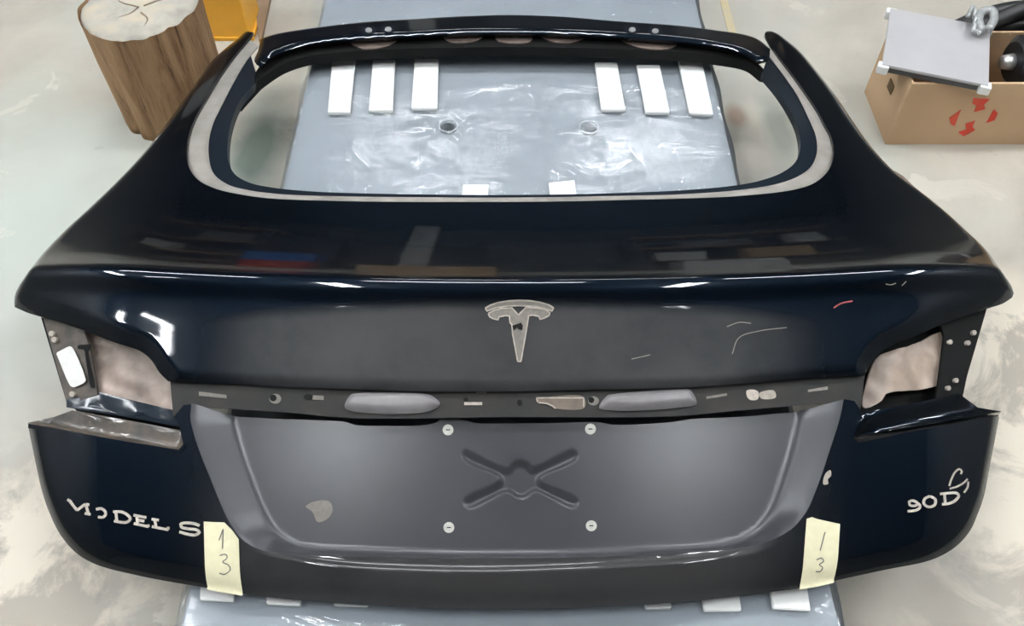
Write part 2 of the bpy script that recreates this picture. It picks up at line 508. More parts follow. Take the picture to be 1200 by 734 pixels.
def inside(Q, poly):
    x, y = Q[:, 0], Q[:, 1]
    c = np.zeros(len(Q), bool)
    a = poly; b = np.roll(poly, -1, 0)
    for (x1, y1), (x2, y2) in zip(a, b):
        if y1 == y2:
            continue
        hit = ((y1 > y) != (y2 > y)) & (x < (x2 - x1) * (y - y1) / (y2 - y1) + x1)
        c ^= hit
    return c

def seg_dist(Q, A, B, chunk=4000):
    out = np.empty(len(Q))
    d = B - A
    l2 = np.maximum((d * d).sum(1), 1e-16)
    for i in range(0, len(Q), chunk):
        q = Q[i:i + chunk, None, :]
        t = np.clip(((q - A) * d).sum(2) / l2, 0, 1)
        pr = A + t[..., None] * d
        out[i:i + chunk] = np.sqrt(((q - pr) ** 2).sum(2).min(1))
    return out

def poly_dist(Q, poly):
    return seg_dist(Q, poly, np.roll(poly, -1, 0))

def triangulate(poly, holes=(), step=0.006, extra=None, slines=None):
    """poly (x,s) -> verts, tris; interior points from a grid"""
    allp = [np.asarray(poly)] + [np.asarray(h) for h in holes]
    lo = poly.min(0); hi = poly.max(0)
    xs = np.arange(lo[0] + step / 2, hi[0], step)
    ss = np.arange(lo[1] + step / 2, hi[1], step)
    if slines is not None:
        sl = np.asarray(slines)
        ss = np.concatenate([ss[(ss < sl.min()) | (ss > sl.max())], sl[(sl > lo[1]) & (sl < hi[1])]])
    G = np.stack(np.meshgrid(xs, ss), -1).reshape(-1, 2)
    if extra is not None:
        elo, ehi = extra.min(0), extra.max(0)
        out = (G[:, 0] < elo[0]) | (G[:, 0] > ehi[0]) | (G[:, 1] < elo[1]) | (G[:, 1] > ehi[1])
        G = np.concatenate([G[out], extra])
    keep = inside(G, allp[0])
    for h in allp[1:]:
        keep &= ~inside(G, h)
    G = G[keep]
    if len(G):
        dmin = np.full(len(G), 9.0)
        for p in allp:
            dmin = np.minimum(dmin, poly_dist(G, p))
        G = G[dmin > step * 0.35]
    verts, edges = [], []
    for p in allp:
        k = len(verts)
        verts += [Vector(v) for v in p]
        n = len(p)
        edges += [(k + i, k + (i + 1) % n) for i in range(n)]
    verts += [Vector(v) for v in G]
    V, E, F, *_ = delaunay_2d_cdt(verts, edges, [], 0, 1e-7)
    V = np.array([(v.x, v.y) for v in V])
    F = np.array([f for f in F if len(f) == 3])
    cen = V[F].mean(1)
    ok = inside(cen, allp[0])
    for h in allp[1:]:
        ok &= ~inside(cen, h)
    F = F[ok]
    # counter-clockwise from above
    a, b_, c = V[F[:, 0]], V[F[:, 1]], V[F[:, 2]]
    cr = (b_[:, 0] - a[:, 0]) * (c[:, 1] - a[:, 1]) - (b_[:, 1] - a[:, 1]) * (c[:, 0] - a[:, 0])
    F[cr < 0] = F[cr < 0][:, ::-1]
    used = np.unique(F)
    remap = -np.ones(len(V), int); remap[used] = np.arange(len(used))
    return V[used], remap[F]

def lift(V, off):
    x, s = V[:, 0], V[:, 1]
    return np.stack([x, s + A_PLAN * x * x, skin(x, s) + off], 1)

ROLL_R, ROLL_D = 0.022, 0.010
def roll_off(V, XS, flags, R=ROLL_R, D=ROLL_D):
    A = XS; B = np.roll(XS, -1, 0)
    f = flags & np.roll(flags, -1)
    if not f.any():
        return np.zeros(len(V))
    d = seg_dist(V, A[f], B[f])
    u = np.clip(1 - d / R, 0, 1)
    return -D * u ** 2.2

def patch(name, px, mat, parent, off=0.0, step=0.006, thick=0.003, holes_px=(), offf=None, smooth=True, label=None, jitter=0.0):
    px = np.asarray(px, float)
    XS = unproj(px, off)
    H = [unproj(np.asarray(h, float), off) for h in holes_px]
    V, F = triangulate(XS, H, step)
    z = np.full(len(V), off)
    if offf is not None:
        z = z + offf(V)
    if jitter:
        z = z + jitter * wob(V)
    return from_arrays(name, lift(V, z), F, mat, parent, smooth, label, thick)

def wob(V, seed=3):
    r = np.random.default_rng(seed)
    w = np.zeros(len(V))
    for k in range(14):
        f = 18 * 1.22 ** k
        a = r.uniform(0, 2 * math.pi)
        w += np.sin((V[:, 0] * math.cos(a) + V[:, 1] * math.sin(a)) * f + r.uniform(0, 6.28)) / (1 + 0.25 * k)
    return w / 3.0

def stroke_poly(pts, w):
    P = np.asarray(pts, float)
    T = np.gradient(P, axis=0)
    T /= np.maximum(np.linalg.norm(T, axis=1, keepdims=True), 1e-9)
    Nn = np.stack([-T[:, 1], T[:, 0]], 1) * w / 2
    return P + Nn, P - Nn

def strokes(name, lines, w, mat, parent, off=0.0008, thick=0.0006, label=None, curve=True, step=2.0):
    """a mark drawn as bands lying on the skin"""
    V, F = [], []
    for ln in lines:
        P = catmull(ln, step) if (curve and len(ln) > 2) else catmull(ln[:2], step) if len(ln) == 2 else \
            np.concatenate([catmull([a, b], step) for a, b in zip(ln, ln[1:])])
        keep = np.concatenate([[True], np.linalg.norm(np.diff(P, axis=0), axis=1) > 1e-3])
        P = P[keep]
        l, r = stroke_poly(P, w)
        k = len(V)
        pl = lift(unproj(l, off), off); pr = lift(unproj(r, off), off)
        for a, b in zip(pl, pr):
            V += [a, b]
        for i in range(len(P) - 1):
            F.append((k + 2 * i, k + 2 * i + 1, k + 2 * i + 3, k + 2 * i + 2))
    return from_arrays(name, V, F, mat, parent, False, label, thick, offset=1.0)

def decal(name, px, mat, parent, off=0.0008, step=0.004, thick=0.0006, label=None, offf=None):
    return patch(name, px, mat, parent, off, step, thick, label=label, offf=offf, smooth=False)

def disc(c, r, ry=None, n=16):
    ry = ry or r
    return np.array([(c[0] + r * math.cos(2 * math.pi * k / n), c[1] + ry * math.sin(2 * math.pi * k / n)) for k in range(n)])

# ---------------------------------------------------------------- the tailgate
tail = empty('car_tailgate', (0, 0.85, PAD_TOP), 'dark navy car tailgate without its glass and lamps, lying on the film-wrapped pad', 'tailgate')

# outlines measured on the photograph, put on the modelled skin
OUT_L = catmull([(289, 37), (283, 41), (277, 47), (262, 59), (247, 73), (230, 97), (215, 117), (200, 138), (180, 165), (157, 192), (133, 217), (105, 244),
                 (77, 270), (50, 298), (33, 319), (22, 336), (17, 348), (17, 358)])
WING_L = catmull([(17, 360), (33, 367), (50, 372), (68, 377), (87, 383), (110, 392), (133, 401), (152, 407), (165, 412), (177, 422), (187, 437), (197, 447)])
STRIP_T = catmull([(197, 447), (240, 449), (285, 451), (340, 454), (402, 456), (490, 459), (600, 459), (690, 457), (790, 455), (870, 450), (930, 445), (1013, 440)])
WING_R = catmull([(1013, 440), (1020, 428), (1027, 418), (1040, 408), (1067, 397), (1100, 382), (1133, 370), (1157, 362), (1175, 356), (1186, 349)])
OUT_R = catmull([(1188, 344), (1185, 335), (1173, 317), (1157, 295), (1133, 272), (1107, 248), (1077, 224), (1053, 206), (1033, 186), (1017, 167), (1000, 143),
                 (980, 113), (960, 87), (940, 63), (925, 50), (913, 41), (903, 37), (897, 37)])
PILLAR_IN = catmull([(297, 38), (286, 52), (275, 65), (257, 90), (242, 115), (228, 140), (221, 160), (219, 178), (221, 195), (231, 210), (252, 221), (287, 229),
                     (320, 233), (400, 236), (480, 237), (560, 237), (600, 237), (680, 236), (760, 234), (800, 233), (867, 230), (933, 222), (957, 213), (972, 198),
                     (977, 180), (974, 160), (967, 147), (960, 133), (947, 113), (927, 85), (910, 63), (903, 52), (896, 40)])
SEAL_IN = catmull([(303, 55), (290, 70), (275, 95), (262, 120), (250, 145), (245, 165), (245, 185), (250, 203), (266, 216), (290, 223), (330, 228), (400, 230.5),
                   (480, 231.5), (600, 232), (700, 230.5), (800, 228), (867, 223), (910, 216), (935, 207), (950, 196), (957, 180), (956, 160), (948, 140), (933, 110),
                   (917, 87), (898, 62)])
OPEN_BOT = catmull([(297, 99), (282, 117), (272, 140), (267, 165), (268, 190), (275, 204), (292, 214), (320, 220), (360, 224), (400, 226), (500, 228), (600, 228.5),
                    (700, 227), (800, 223), (857, 218), (890, 212), (917, 202), (932, 190), (938, 173), (935, 150), (925, 128), (910, 105), (893, 85)])
OPEN_TOP = catmull([(893, 85), (877, 73), (843, 66), (800, 61), (740, 58), (680, 56), (600, 55), (520, 56), (450, 58), (392, 62), (360, 66), (330, 76), (303, 94), (297, 99)])
RAIL_TOP = catmull([(305, 46), (320, 41), (340, 37), (395, 29.5), (430, 26), (480, 23), (540, 19.5), (600, 18), (660, 20), (720, 25), (797, 30.5), (840, 36),
                    (873, 41), (890, 47), (903, 58)])
RAIL_LOW = catmull([(901, 70), (890, 72), (870, 62), (840, 55), (797, 49), (720, 43.5), (660, 40.5), (600, 39.5), (540, 40), (480, 43), (440, 45), (395, 48), (355, 54),
                    (320, 66), (305, 78), (298, 72), (303, 58)])

# outer skin: pillars, deck, ridge and upper rear face in one pressing
px, off, roll = join((OUT_L, -ROLL_D, True), (WING_L, -ROLL_D, True), (STRIP_T, -0.004, False), (WING_R, -ROLL_D, True), (OUT_R, -ROLL_D, True), (PILLAR_IN[::-1], 0, False))
XS = unproj(px, off)
sl = np.concatenate([np.arange(0.64, 0.68, 0.005), np.arange(0.68, 0.745, 0.0022), np.arange(0.745, 0.80, 0.005)])
V, F = triangulate(XS, (), 0.0065, slines=sl)
strip_flag = np.isclose(off, -0.004)
z = np.minimum(roll_off(V, XS, roll), roll_off(V, XS, strip_flag, 0.010, 0.004))
def swell(x, s):
    # the quarter scoops under the wing tips
    return 0
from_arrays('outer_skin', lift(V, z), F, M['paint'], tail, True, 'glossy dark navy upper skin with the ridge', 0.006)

# window flange, sealant bead, top rail, inner frame
k0 = len(PILLAR_IN)
px, off, roll = join((PILLAR_IN[3:-3], 0, False), (np.array([(899, 68), (895, 80)]), 0, False), (OPEN_BOT[::-1], 0, False), (np.array([(299, 82)]), 0, False))
patch('window_flange', px, M['flange'], tail, -0.010, 0.006, 0.014, label='thin dark painted flange around the window opening')
px, _, _ = join(PILLAR_IN[2:-3], SEAL_IN[::-1])
XSs = unproj(px, -0.008)
def bead(V):
    d = poly_dist(V, XSs)
    return 0.0035 * np.clip(d / 0.006, 0, 1) ** 0.7
patch('sealant_bead', px, M['sealant'], tail, -0.0085, 0.004, 0.003, offf=bead, label='pale grey strip of old glass sealant')
px, off, roll = join((RAIL_TOP, -0.006, True), (RAIL_LOW, -0.006, True))
XS = unproj(px, off)
V, F = triangulate(XS, (), 0.005)
from_arrays('top_rail', lift(V, roll_off(V, XS, roll, 0.014, 0.006)), F, M['paint'], tail, True, None, 0.012)
low = catmull([(880, 66), (870, 58), (840, 51), (797, 45), (720, 40), (600, 36), (480, 39), (395, 44), (355, 50), (318, 62), (300, 84), (280, 118)])
px, _, _ = join(OPEN_TOP[:-1], (np.array([(286, 112), (279, 120)])), low[::-1][1:], np.array([(900, 86)]))
patch('inner_frame', px, M['black'], tail, -0.024, 0.006, 0.02, label='black inner frame under the top rail')
for pl in ([(410, 48.5), (465, 46), (455, 53), (425, 57)], [(520, 43), (566, 42), (556, 48), (528, 49)], [(634, 42), (686, 43), (670, 49.5), (648, 48.5)],
           [(728, 46), (793, 52), (783, 57), (752, 56)]):
    patch('rail_bracket', catmull(pl, 3, True), M['rust'], tail, -0.022, 0.005, 0.004)
patch('rail_clip', catmull([(580, 41), (624, 41), (622, 48), (584, 48)], 3, True), M['rust'], tail, -0.022, 0.005, 0.004)
for cx, cy in ((432, 35), (455, 34), (741, 34.5), (768, 36)):
    hb = decal('hinge_plate', disc((cx, cy), 9, 4.5, 12), M['flange'], tail, 0.0005, 0.004, 0.001)
    patch('hinge_bolt', disc((cx, cy), 4, 2.8, 10), M['steel'], tail, 0.002, 0.003, 0.003)

# ---- lower skin with the number plate panel
PL_EDGE = catmull([(224, 474), (223, 492), (234, 530), (246, 560), (258, 590), (269, 613), (284, 636), (306, 650), (340, 659), (400, 668), (470, 672), (560, 674), (667, 671),
                   (740, 667), (800, 663), (870, 653), (905, 643), (928, 628), (945, 603), (957, 573), (971, 533), (985, 488), (989, 468)])
PL_IN = catmull([(266, 480), (272, 505), (281, 533), (292, 563), (304, 591), (320, 614), (340, 628), (370, 634), (430, 637), (560, 639.5), (660, 639), (760, 636), (830, 632),
                 (872, 624), (896, 609), (912, 586), (924, 553), (935, 515), (944, 475)])
PL_TOP = catmull([(989, 468), (945, 469), (870, 475), (817, 477)])[:-1]
PL_TOP = np.concatenate([PL_TOP, catmull([(817, 477), (790, 481), (755, 483.5), (720, 484), (702, 481), (650, 482), (600, 482.5), (557, 482), (540, 478), (517, 477), (508, 482),
                                          (490, 485), (450, 485.5), (412, 484.5), (402, 481), (327, 477.5), (257, 474), (224, 472)])])
PL_RIM = catmull([(224, 474), (223, 492), (234, 530), (246, 560), (258, 590), (269, 613), (284, 633), (306, 645), (340, 650), (400, 653), (470, 654), (560, 655), (667, 654),
                  (740, 652), (800, 649), (870, 642), (905, 633), (928, 620), (945, 600), (957, 573), (971, 533), (985, 488), (989, 468)])
px, off, roll = join(PL_RIM, PL_TOP)
PLX = unproj(px)
INX = unproj(PL_IN)
EDX = unproj(PL_EDGE)
XPOLY = np.array([(430, 130), (437, 124), (450, 129), (565, 182), (590, 184), (604, 168), (622, 159), (640, 160), (655, 168), (665, 182), (690, 180), (800, 124), (815, 123), (823, 132),
                  (816, 148), (704, 198), (692, 212), (696, 232), (715, 246), (818, 288), (824, 298), (815, 308), (800, 306), (684, 252), (664, 258), (650, 270), (632, 276),
                  (612, 270), (595, 258), (572, 256), (458, 310), (442, 310), (436, 300), (445, 288), (548, 238), (562, 220), (556, 202), (535, 190), (440, 150)], float) / 2.995 + np.array([400, 489])
XP = unproj(catmull(XPOLY, 1.5, True), -0.030)
elo, ehi = XP.min(0) - 0.006, XP.max(0) + 0.006
ex = np.stack(np.meshgrid(np.arange(elo[0], ehi[0], 0.0016), np.arange(elo[1], ehi[1], 0.0016)), -1).reshape(-1, 2)
V, F = triangulate(PLX, (), 0.0055, extra=ex)
def sm(u):
    u = np.clip(u, 0, 1)
    return u * u * (3 - 2 * u)
RMX = unproj(PL_RIM)
PLATE_D = 0.030
INCL = np.concatenate([INX, [[INX[-1, 0], INX[-1, 1] + 0.05], [INX[0, 0], INX[0, 1] + 0.05]]])
def soft(u, w=0.10):
    # ramp 0..1 with rounded ends
    a = np.clip((u + w) / (2 * w), 0, 1); b = np.clip((1 + w - u) / (2 * w), 0, 1)
    lo = w * a * a; hi = 1 - w * b * b
    return np.where(u < w, lo, np.where(u > 1 - w, hi, u))
def plate_off(V):
    # flat floor inside, rising to the rim over a satin slope
    dI = seg_dist(V, INX[:-1], INX[1:])
    dO = seg_dist(V, RMX[:-1], RMX[1:])
    isin = inside(V, INCL)
    r = np.where(isin, -dI / 0.05, dI / np.maximum(dI + dO, 1e-9))
    return -PLATE_D * (1 - soft(r))
z = plate_off(V)
dx = poly_dist(V, XP)
ix = inside(V, XP)
z = z - 0.0062 * soft(np.where(ix, 0.5 + dx / 0.0072, 0.5 - dx / 0.0072), 0.12)
plate = from_arrays('number_plate_panel', lift(V, z), F, M['plate'], tail, True, 'satin dark grey number plate recess with a pressed X', 0.005)

LOW_OUT = catmull([(33, 499), (38, 525), (43, 549), (49, 575), (57, 599), (70, 626), (90, 649), (113, 662), (167, 676), (240, 689), (283, 696), (400, 707), (533, 713.5), (633, 713.5),
                   (733, 709.5), (800, 705), (867, 698), (940, 689), (987, 679), (1033, 669), (1093, 656), (1120, 641), (1137, 622), (1146, 602), (1153, 582), (1160, 546), (1166, 515), (1171, 489)])
LOW_TL = catmull([(215, 521), (209, 529), (150, 519), (100, 510), (60, 502), (33, 497)])
LOW_TR = catmull([(1171, 486), (1120, 497), (1060, 508), (1006, 519), (1000, 515)])
px, off, roll = join((LOW_TL, -0.001, False), (LOW_OUT, -ROLL_D, True), (LOW_TR, -0.001, False), (np.array([(1004, 495), (1008, 480), (1001, 470)]), 0, False), (PL_RIM[::-1], 0, False),
                     (np.array([(215, 475), (206, 486), (211, 503)]), 0, False))
XS = unproj(px, off)
yy = np.concatenate([np.arange(0.350, 0.400, 0.0014), np.arange(0.400, 0.42, 0.003)])
V, F = triangulate(XS, (), 0.0055, slines=yy)
CRX = EDX[(PL_EDGE[:, 1] > 640)]
CREASE_IN = np.concatenate([CRX, [[CRX[-1, 0], 0.72], [CRX[0, 0], 0.72]]])
def crease(V):
    """raised fold under the plate panel, fading out towards its ends"""
    d = seg_dist(V, CRX[:-1], CRX[1:])
    up = inside(V, CREASE_IN)
    fade = sm((0.345 - np.abs(V[:, 0])) / 0.10)
    return fade * np.where(up, 0.0058 * (1 - sm(d / 0.011)), 0.0058 - 0.0100 * soft(d / 0.038, 0.08))
z = roll_off(V, XS, roll) + crease(V)
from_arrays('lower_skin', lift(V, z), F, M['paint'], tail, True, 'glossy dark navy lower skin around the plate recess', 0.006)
LOWX, LOWROLL = XS, roll
def low_off(V):
    return roll_off(V, LOWX, LOWROLL) + crease(V)

# ---- trim channel between the skins
px, _, _ = join(catmull([(199, 442), (285, 447), (402, 452), (600, 455), (790, 451), (930, 441), (1014, 436)]),
                catmull([(1008, 481), (985, 474), (870, 481), (790, 488), (600, 489), (412, 490), (327, 483), (224, 480), (203, 488)]))
chan = patch('trim_channel', px, M['channel'], tail, -0.012, 0.008, 0.004, label='dull black channel left by the missing trim bar')
GL = catmull([(404, 478), (411, 464), (420, 462), (500, 463), (508, 466), (516, 474), (504, 483), (412, 483)], 3, True)
GR = catmull([(702, 479), (711, 465), (720, 463), (800, 457), (808, 458), (816, 474), (790, 479.5), (720, 482.5)], 3, True)
for g in (GL, GR):
    XG = unproj(g, -0.010)
    def dome(V, XG=XG):
        return 0.008 * np.sqrt(np.clip(poly_dist(V, XG) / 0.007, 0, 1))
    patch('grip_recess', g, M['satin'], tail, -0.011, 0.0025, 0.003, offf=dome)
for cx, cy, rx, ry in ((320, 466.5, 4, 4), (361, 465.5, 5.5, 3.5), (546, 468.5, 3, 2.5), (609, 472, 3, 3.5), (693, 469, 3.5, 3.5)):
    if cx in (320, 693):
        decal('bare_metal_ring', disc((cx + 2.5, cy + 1.0), rx + 3.0, ry + 1.8), M['residue_dark'], tail, -0.0115, 0.003, 0.0004)
    decal('screw_hole', disc((cx, cy), rx, ry), M['black'], tail, -0.0105, 0.003, 0.0005)
for q in ([(233, 459), (265, 463), (265, 467), (233, 464)], [(544, 471.5), (565, 471.5), (565, 475), (544, 475)], [(558, 458.5), (570, 458.5), (570, 461), (558, 461)],
          [(367, 463.5), (379, 464), (379, 469), (366, 468.5)], [(828, 465), (852, 461), (852, 464), (828, 468)], [(947, 457), (970, 453), (970, 457), (947, 460)]):
    decal('trim_clip', q, M['letter'] if q[0][0] == 544 else M['residue_dark'], tail, -0.0105, 0.004, 0.0012)
decal('bronze_label', catmull([(628, 466), (640, 465.5), (684, 465.5), (685, 478), (652, 479), (640, 474), (630, 472.5)], 3, True), M['bronze'], tail, -0.0108, 0.003, 0.0006, label='bronze coloured label in the channel')
strokes('bronze_label_edge', [[(630, 471), (629, 467), (638, 466.5), (684, 466.5), (684, 477)], [(631, 472), (641, 473), (648, 476), (651, 479)]], 1.6, M['residue'], tail, -0.0100, 0.0005, curve=False)
decal('paint_chip', catmull([(875, 458), (884, 457), (889, 460), (888, 468), (880, 469), (876, 466)], 2, True), M['letter'], tail, -0.0108, 0.003, 0.0006)
decal('paint_chip', catmull([(890, 461), (907, 458), (909, 466), (892, 467)], 2, True), M['residue'], tail, -0.0108, 0.003, 0.0006)

# ---- lamp pockets
def crumple(V):
    return 0.010 * wob(V * 1.3, 5)
PW = np.array
patch('lamp_pocket_backing', PW([(48, 372), (110, 386), (175, 410), (200, 440), (213, 488), (219, 521), (120, 514), (88, 480), (78, 472)]), M['black'], tail, -0.055, 0.012, 0.003)
patch('lamp_bracket', PW([(50, 371), (70, 374), (96, 384), (104, 404), (114, 462), (79, 475)]), M['bracket'], tail, -0.020, 0.006, 0.004, jitter=0.0012, label='dirty dark bracket at the left lamp pocket')
patch('lamp_pocket_panel', catmull([(86, 377), (125, 388), (165, 402), (196, 430), (204, 452), (206, 486), (188, 486), (150, 477), (110, 466), (106, 440), (100, 402)], 5, True), M['pocket_l'],
      tail, -0.036, 0.005, 0.003, offf=crumple, label='pinkish beige crumpled metal in the left lamp pocket')
for c in ((60, 391), (63, 398), (84, 462)):
    patch('bracket_bolt', disc(c, 3.2, 3.4, 10), M['residue'], tail, -0.015, 0.003, 0.004)
decal('bracket_slot', catmull([(91, 405), (99, 404), (107, 404), (103, 412), (106, 430), (110, 455), (107, 455), (101, 425), (98, 410), (91, 409)], 3, True), M['black'], tail, -0.0185, 0.004, 0.0006)
decal('sticker', catmull([(67, 413), (82, 406), (84, 407), (100, 446), (99, 448), (86, 454), (83, 453), (66, 415)], 2.5), M['sticker'], tail, -0.0165, 0.004, 0.001, label='blank white sticker on the lamp bracket')
patch('lamp_ledge', PW([(79, 470), (113, 459), (160, 471), (206, 482), (210, 501), (150, 490), (79, 479)]), M['flange'], tail, -0.022, 0.006, 0.004, offf=lambda V: 0.004 * wob(V, 9))
def trough(V, edge):
    return -0.016 * sm(seg_dist(V, edge[:-1], edge[1:]) / 0.012)
tedge = unproj(LOW_TL, -0.002)
patch('lamp_trough', PW([(33, 496.5), (58, 482), (79, 474), (150, 486), (210, 498), (216, 519), (210, 529), (150, 519), (100, 510), (60, 502)]), M['dirty'], tail, -0.002, 0.005, 0.004,
      offf=lambda V: trough(V, tedge) + 0.002 * wob(V, 4), label='grimy trough under the left lamp pocket')
patch('trough_lip', PW([(33, 497), (60, 501), (100, 509), (150, 518), (209, 527.5), (216, 520), (217, 524), (210, 532), (150, 522), (100, 513.5), (60, 506), (33, 502)]), M['paint'], tail, 0.0015, 0.005, 0.003)
# right
patch('lamp_pocket_backing', PW([(1008, 444), (1024, 418), (1044, 403), (1150, 362), (1128, 466), (1003, 493)]), M['black'], tail, -0.055, 0.012, 0.003)
patch('lamp_bracket', PW([(1102, 378), (1135, 366), (1157, 360), (1126, 466), (1096, 470), (1100, 452), (1107, 395)]), M['black'], tail, -0.020, 0.006, 0.004, jitter=0.001)
XB = [(1011, 478), (1017, 443), (1025, 424), (1035, 417), (1056, 411), (1080, 400), (1105, 391), (1105, 420), (1101, 450), (1070, 458), (1036, 465), (1032, 472)]
patch('lamp_pocket_panel', catmull(XB, 5, True), M['pocket_r'], tail, -0.034, 0.005, 0.003, offf=lambda V: 0.009 * wob(V * 1.2, 12), label='beige crumpled metal in the right lamp pocket')
for c in ((1142, 390), (1135, 402), (1114, 401), (1121, 446), (1112, 455), (1095, 474)):
    patch('bracket_bolt', disc(c, 2.6, 3.0, 10), M['residue'], tail, -0.015, 0.003, 0.004)
patch('lamp_ledge', PW([(1004, 486), (1060, 477), (1122, 464), (1148, 475), (1171, 485), (1120, 494), (1060, 503), (1003, 508)]), M['paint'], tail, -0.012, 0.006, 0.004,
      offf=lambda V: 0.006 * np.sin((V[:, 1] - 0.12 * np.abs(V[:, 0])) * 210))
tedge_r = unproj(LOW_TR, -0.002)
patch('lamp_trough', PW([(1003, 500), (1060, 492), (1120, 482), (1171, 485.5), (1120, 497), (1060, 508), (1006, 519), (1000, 515)]), M['black'], tail, -0.004, 0.005, 0.004,
      offf=lambda V: trough(V, tedge_r) + 0.001 * wob(V, 4))

patch('side_flange', PW([(1048, 200), (1058, 206), (1080, 227), (1100, 243), (1097, 247), (1082, 238), (1062, 222)]), M['rust'], tail, -0.022, 0.005, 0.003)

# ---- marks, lettering and labels on the skin
def zt(p, ox, oy, sc):
    return np.asarray(p, float) / sc + np.array([ox, oy])
TOP = zt([(192, 208), (230, 186), (290, 166), (370, 153), (455, 148), (540, 151), (620, 164), (690, 184), (725, 206), (712, 232), (640, 208), (560, 195), (455, 189), (360, 193), (270, 207), (204, 232)], 540, 330, 6.67)
STEM = zt([(215, 250), (260, 226), (320, 211), (400, 207), (450, 262), (510, 203), (600, 208), (660, 222), (697, 245), (690, 265), (655, 285), (620, 297), (610, 272), (560, 262), (530, 268),
           (512, 385), (470, 625), (445, 625), (405, 410), (400, 340), (385, 320), (380, 270), (350, 266), (300, 276), (290, 300), (250, 290), (225, 275)], 540, 330, 6.67)
emb = decal('emblem_mark', TOP, M['residue_dark'], tail, 0.0008, 0.003, 0.0008, label='pale T shaped mark of the missing emblem')
decal('emblem_stem', STEM, M['residue_dark'], emb, 0.0008, 0.003, 0.0008)
strokes('emblem_outline', [list(TOP) + [TOP[0]], list(STEM) + [STEM[0]]], 1.7, M['residue'], emb, 0.0018, 0.0005, curve=False)
for q in ([(402, 345), (450, 330), (470, 322), (485, 345), (480, 380), (455, 375), (440, 360), (412, 385)], ):
    decal('emblem_hole', zt(q, 540, 330, 6.67), M['black'], emb, 0.0022, 0.003, 0.0005)

z5 = lambda p: zt(p, 60, 570, 5)
def letter(lines, w, ox, oy, sc, curve):
    return strokes('letter', [zt(l, ox, oy, sc) for l in lines], w, M['letter'], tail, 0.0012, 0.0006, curve=curve)
lw = 3.2
letter([[(94, 78), (118, 92)], [(105, 84), (150, 142)], [(150, 142), (200, 105)], [(200, 104), (217, 162)], [(203, 106), (222, 110)], [(196, 160), (230, 166)]], lw, 60, 570, 5, False)
letter([[(262, 136), (290, 131), (313, 145), (318, 166), (302, 183), (274, 180)]], lw, 60, 570, 5, True)
letter([[(362, 150), (372, 150), (415, 152), (450, 172), (463, 192), (445, 211), (410, 212), (368, 204)], [(378, 152), (384, 204)]], lw, 60, 570, 5, True)
letter([[(482, 170), (556, 184)], [(500, 172), (506, 222)], [(500, 197), (545, 206)], [(484, 219), (570, 238)], [(567, 224), (568, 240)]], lw, 60, 570, 5, False)
letter([[(588, 193), (630, 200)], [(606, 196), (614, 242)], [(590, 237), (685, 256)], [(684, 238), (684, 256)]], lw, 60, 570, 5, False)
letter([[(868, 232), (845, 222), (800, 216), (758, 222), (762, 240), (800, 250), (850, 256), (868, 270), (845, 286), (800, 282), (750, 268)]], 3.4, 60, 570, 5, True)
z9 = (930, 530, 4.316)
letter([[(628, 258), (606, 246), (585, 252), (588, 268), (615, 272), (634, 262), (640, 280), (622, 294), (578, 300)]], 3.0, *z9, True)
letter([[(690, 224), (664, 236), (660, 262), (685, 278), (714, 268), (718, 240), (692, 224)]], 3.0, *z9, True)
letter([[(742, 212), (785, 208), (825, 208), (836, 222), (815, 248), (780, 262), (752, 264)], [(764, 212), (768, 260)]], 3.0, *z9, True)
strokes('marking', [zt([(788, 172), (798, 140), (815, 105), (838, 86), (852, 98), (846, 112)], *z9), zt([(790, 186), (830, 174), (868, 150), (880, 136)], *z9), zt([(862, 205), (880, 180), (884, 150)], *z9)],
        2.2, M['residue'], tail, 0.0009, 0.0004, label='curled pale scuff above the badge letters')  # pale curved strokes laid on the lower skin
decal('paint_chip', catmull([(967, 556), (973, 551), (974, 558), (970, 562), (971, 567), (965, 568)], 2, True), M['residue'], tail, 0.0008, 0.003, 0.0004)
decal('glue_stain', catmull([(358, 594), (368, 588), (386, 588), (390, 598), (384, 608), (372, 612), (366, 600)], 3, True), M['residue_dark'], plate, -0.0292, 0.003, 0.0003)
for ln in ([(852, 383), (866, 378), (880, 379)], [(858, 415), (866, 396), (890, 388), (922, 384)], [(1038, 333), (1044, 334), (1050, 332)], [(1057, 335), (1062, 330)], [(740, 421), (762, 416)]):
    strokes('scratch', [ln], 1.1, M['residue_dark'], tail, 0.0008, 0.0003)
strokes('red_scratch', [[(977, 361), (985, 356), (999, 353)]], 1.8, plain('red_scrape', (0.32, 0.045, 0.05), rough=0.5), tail, 0.0008, 0.0003)

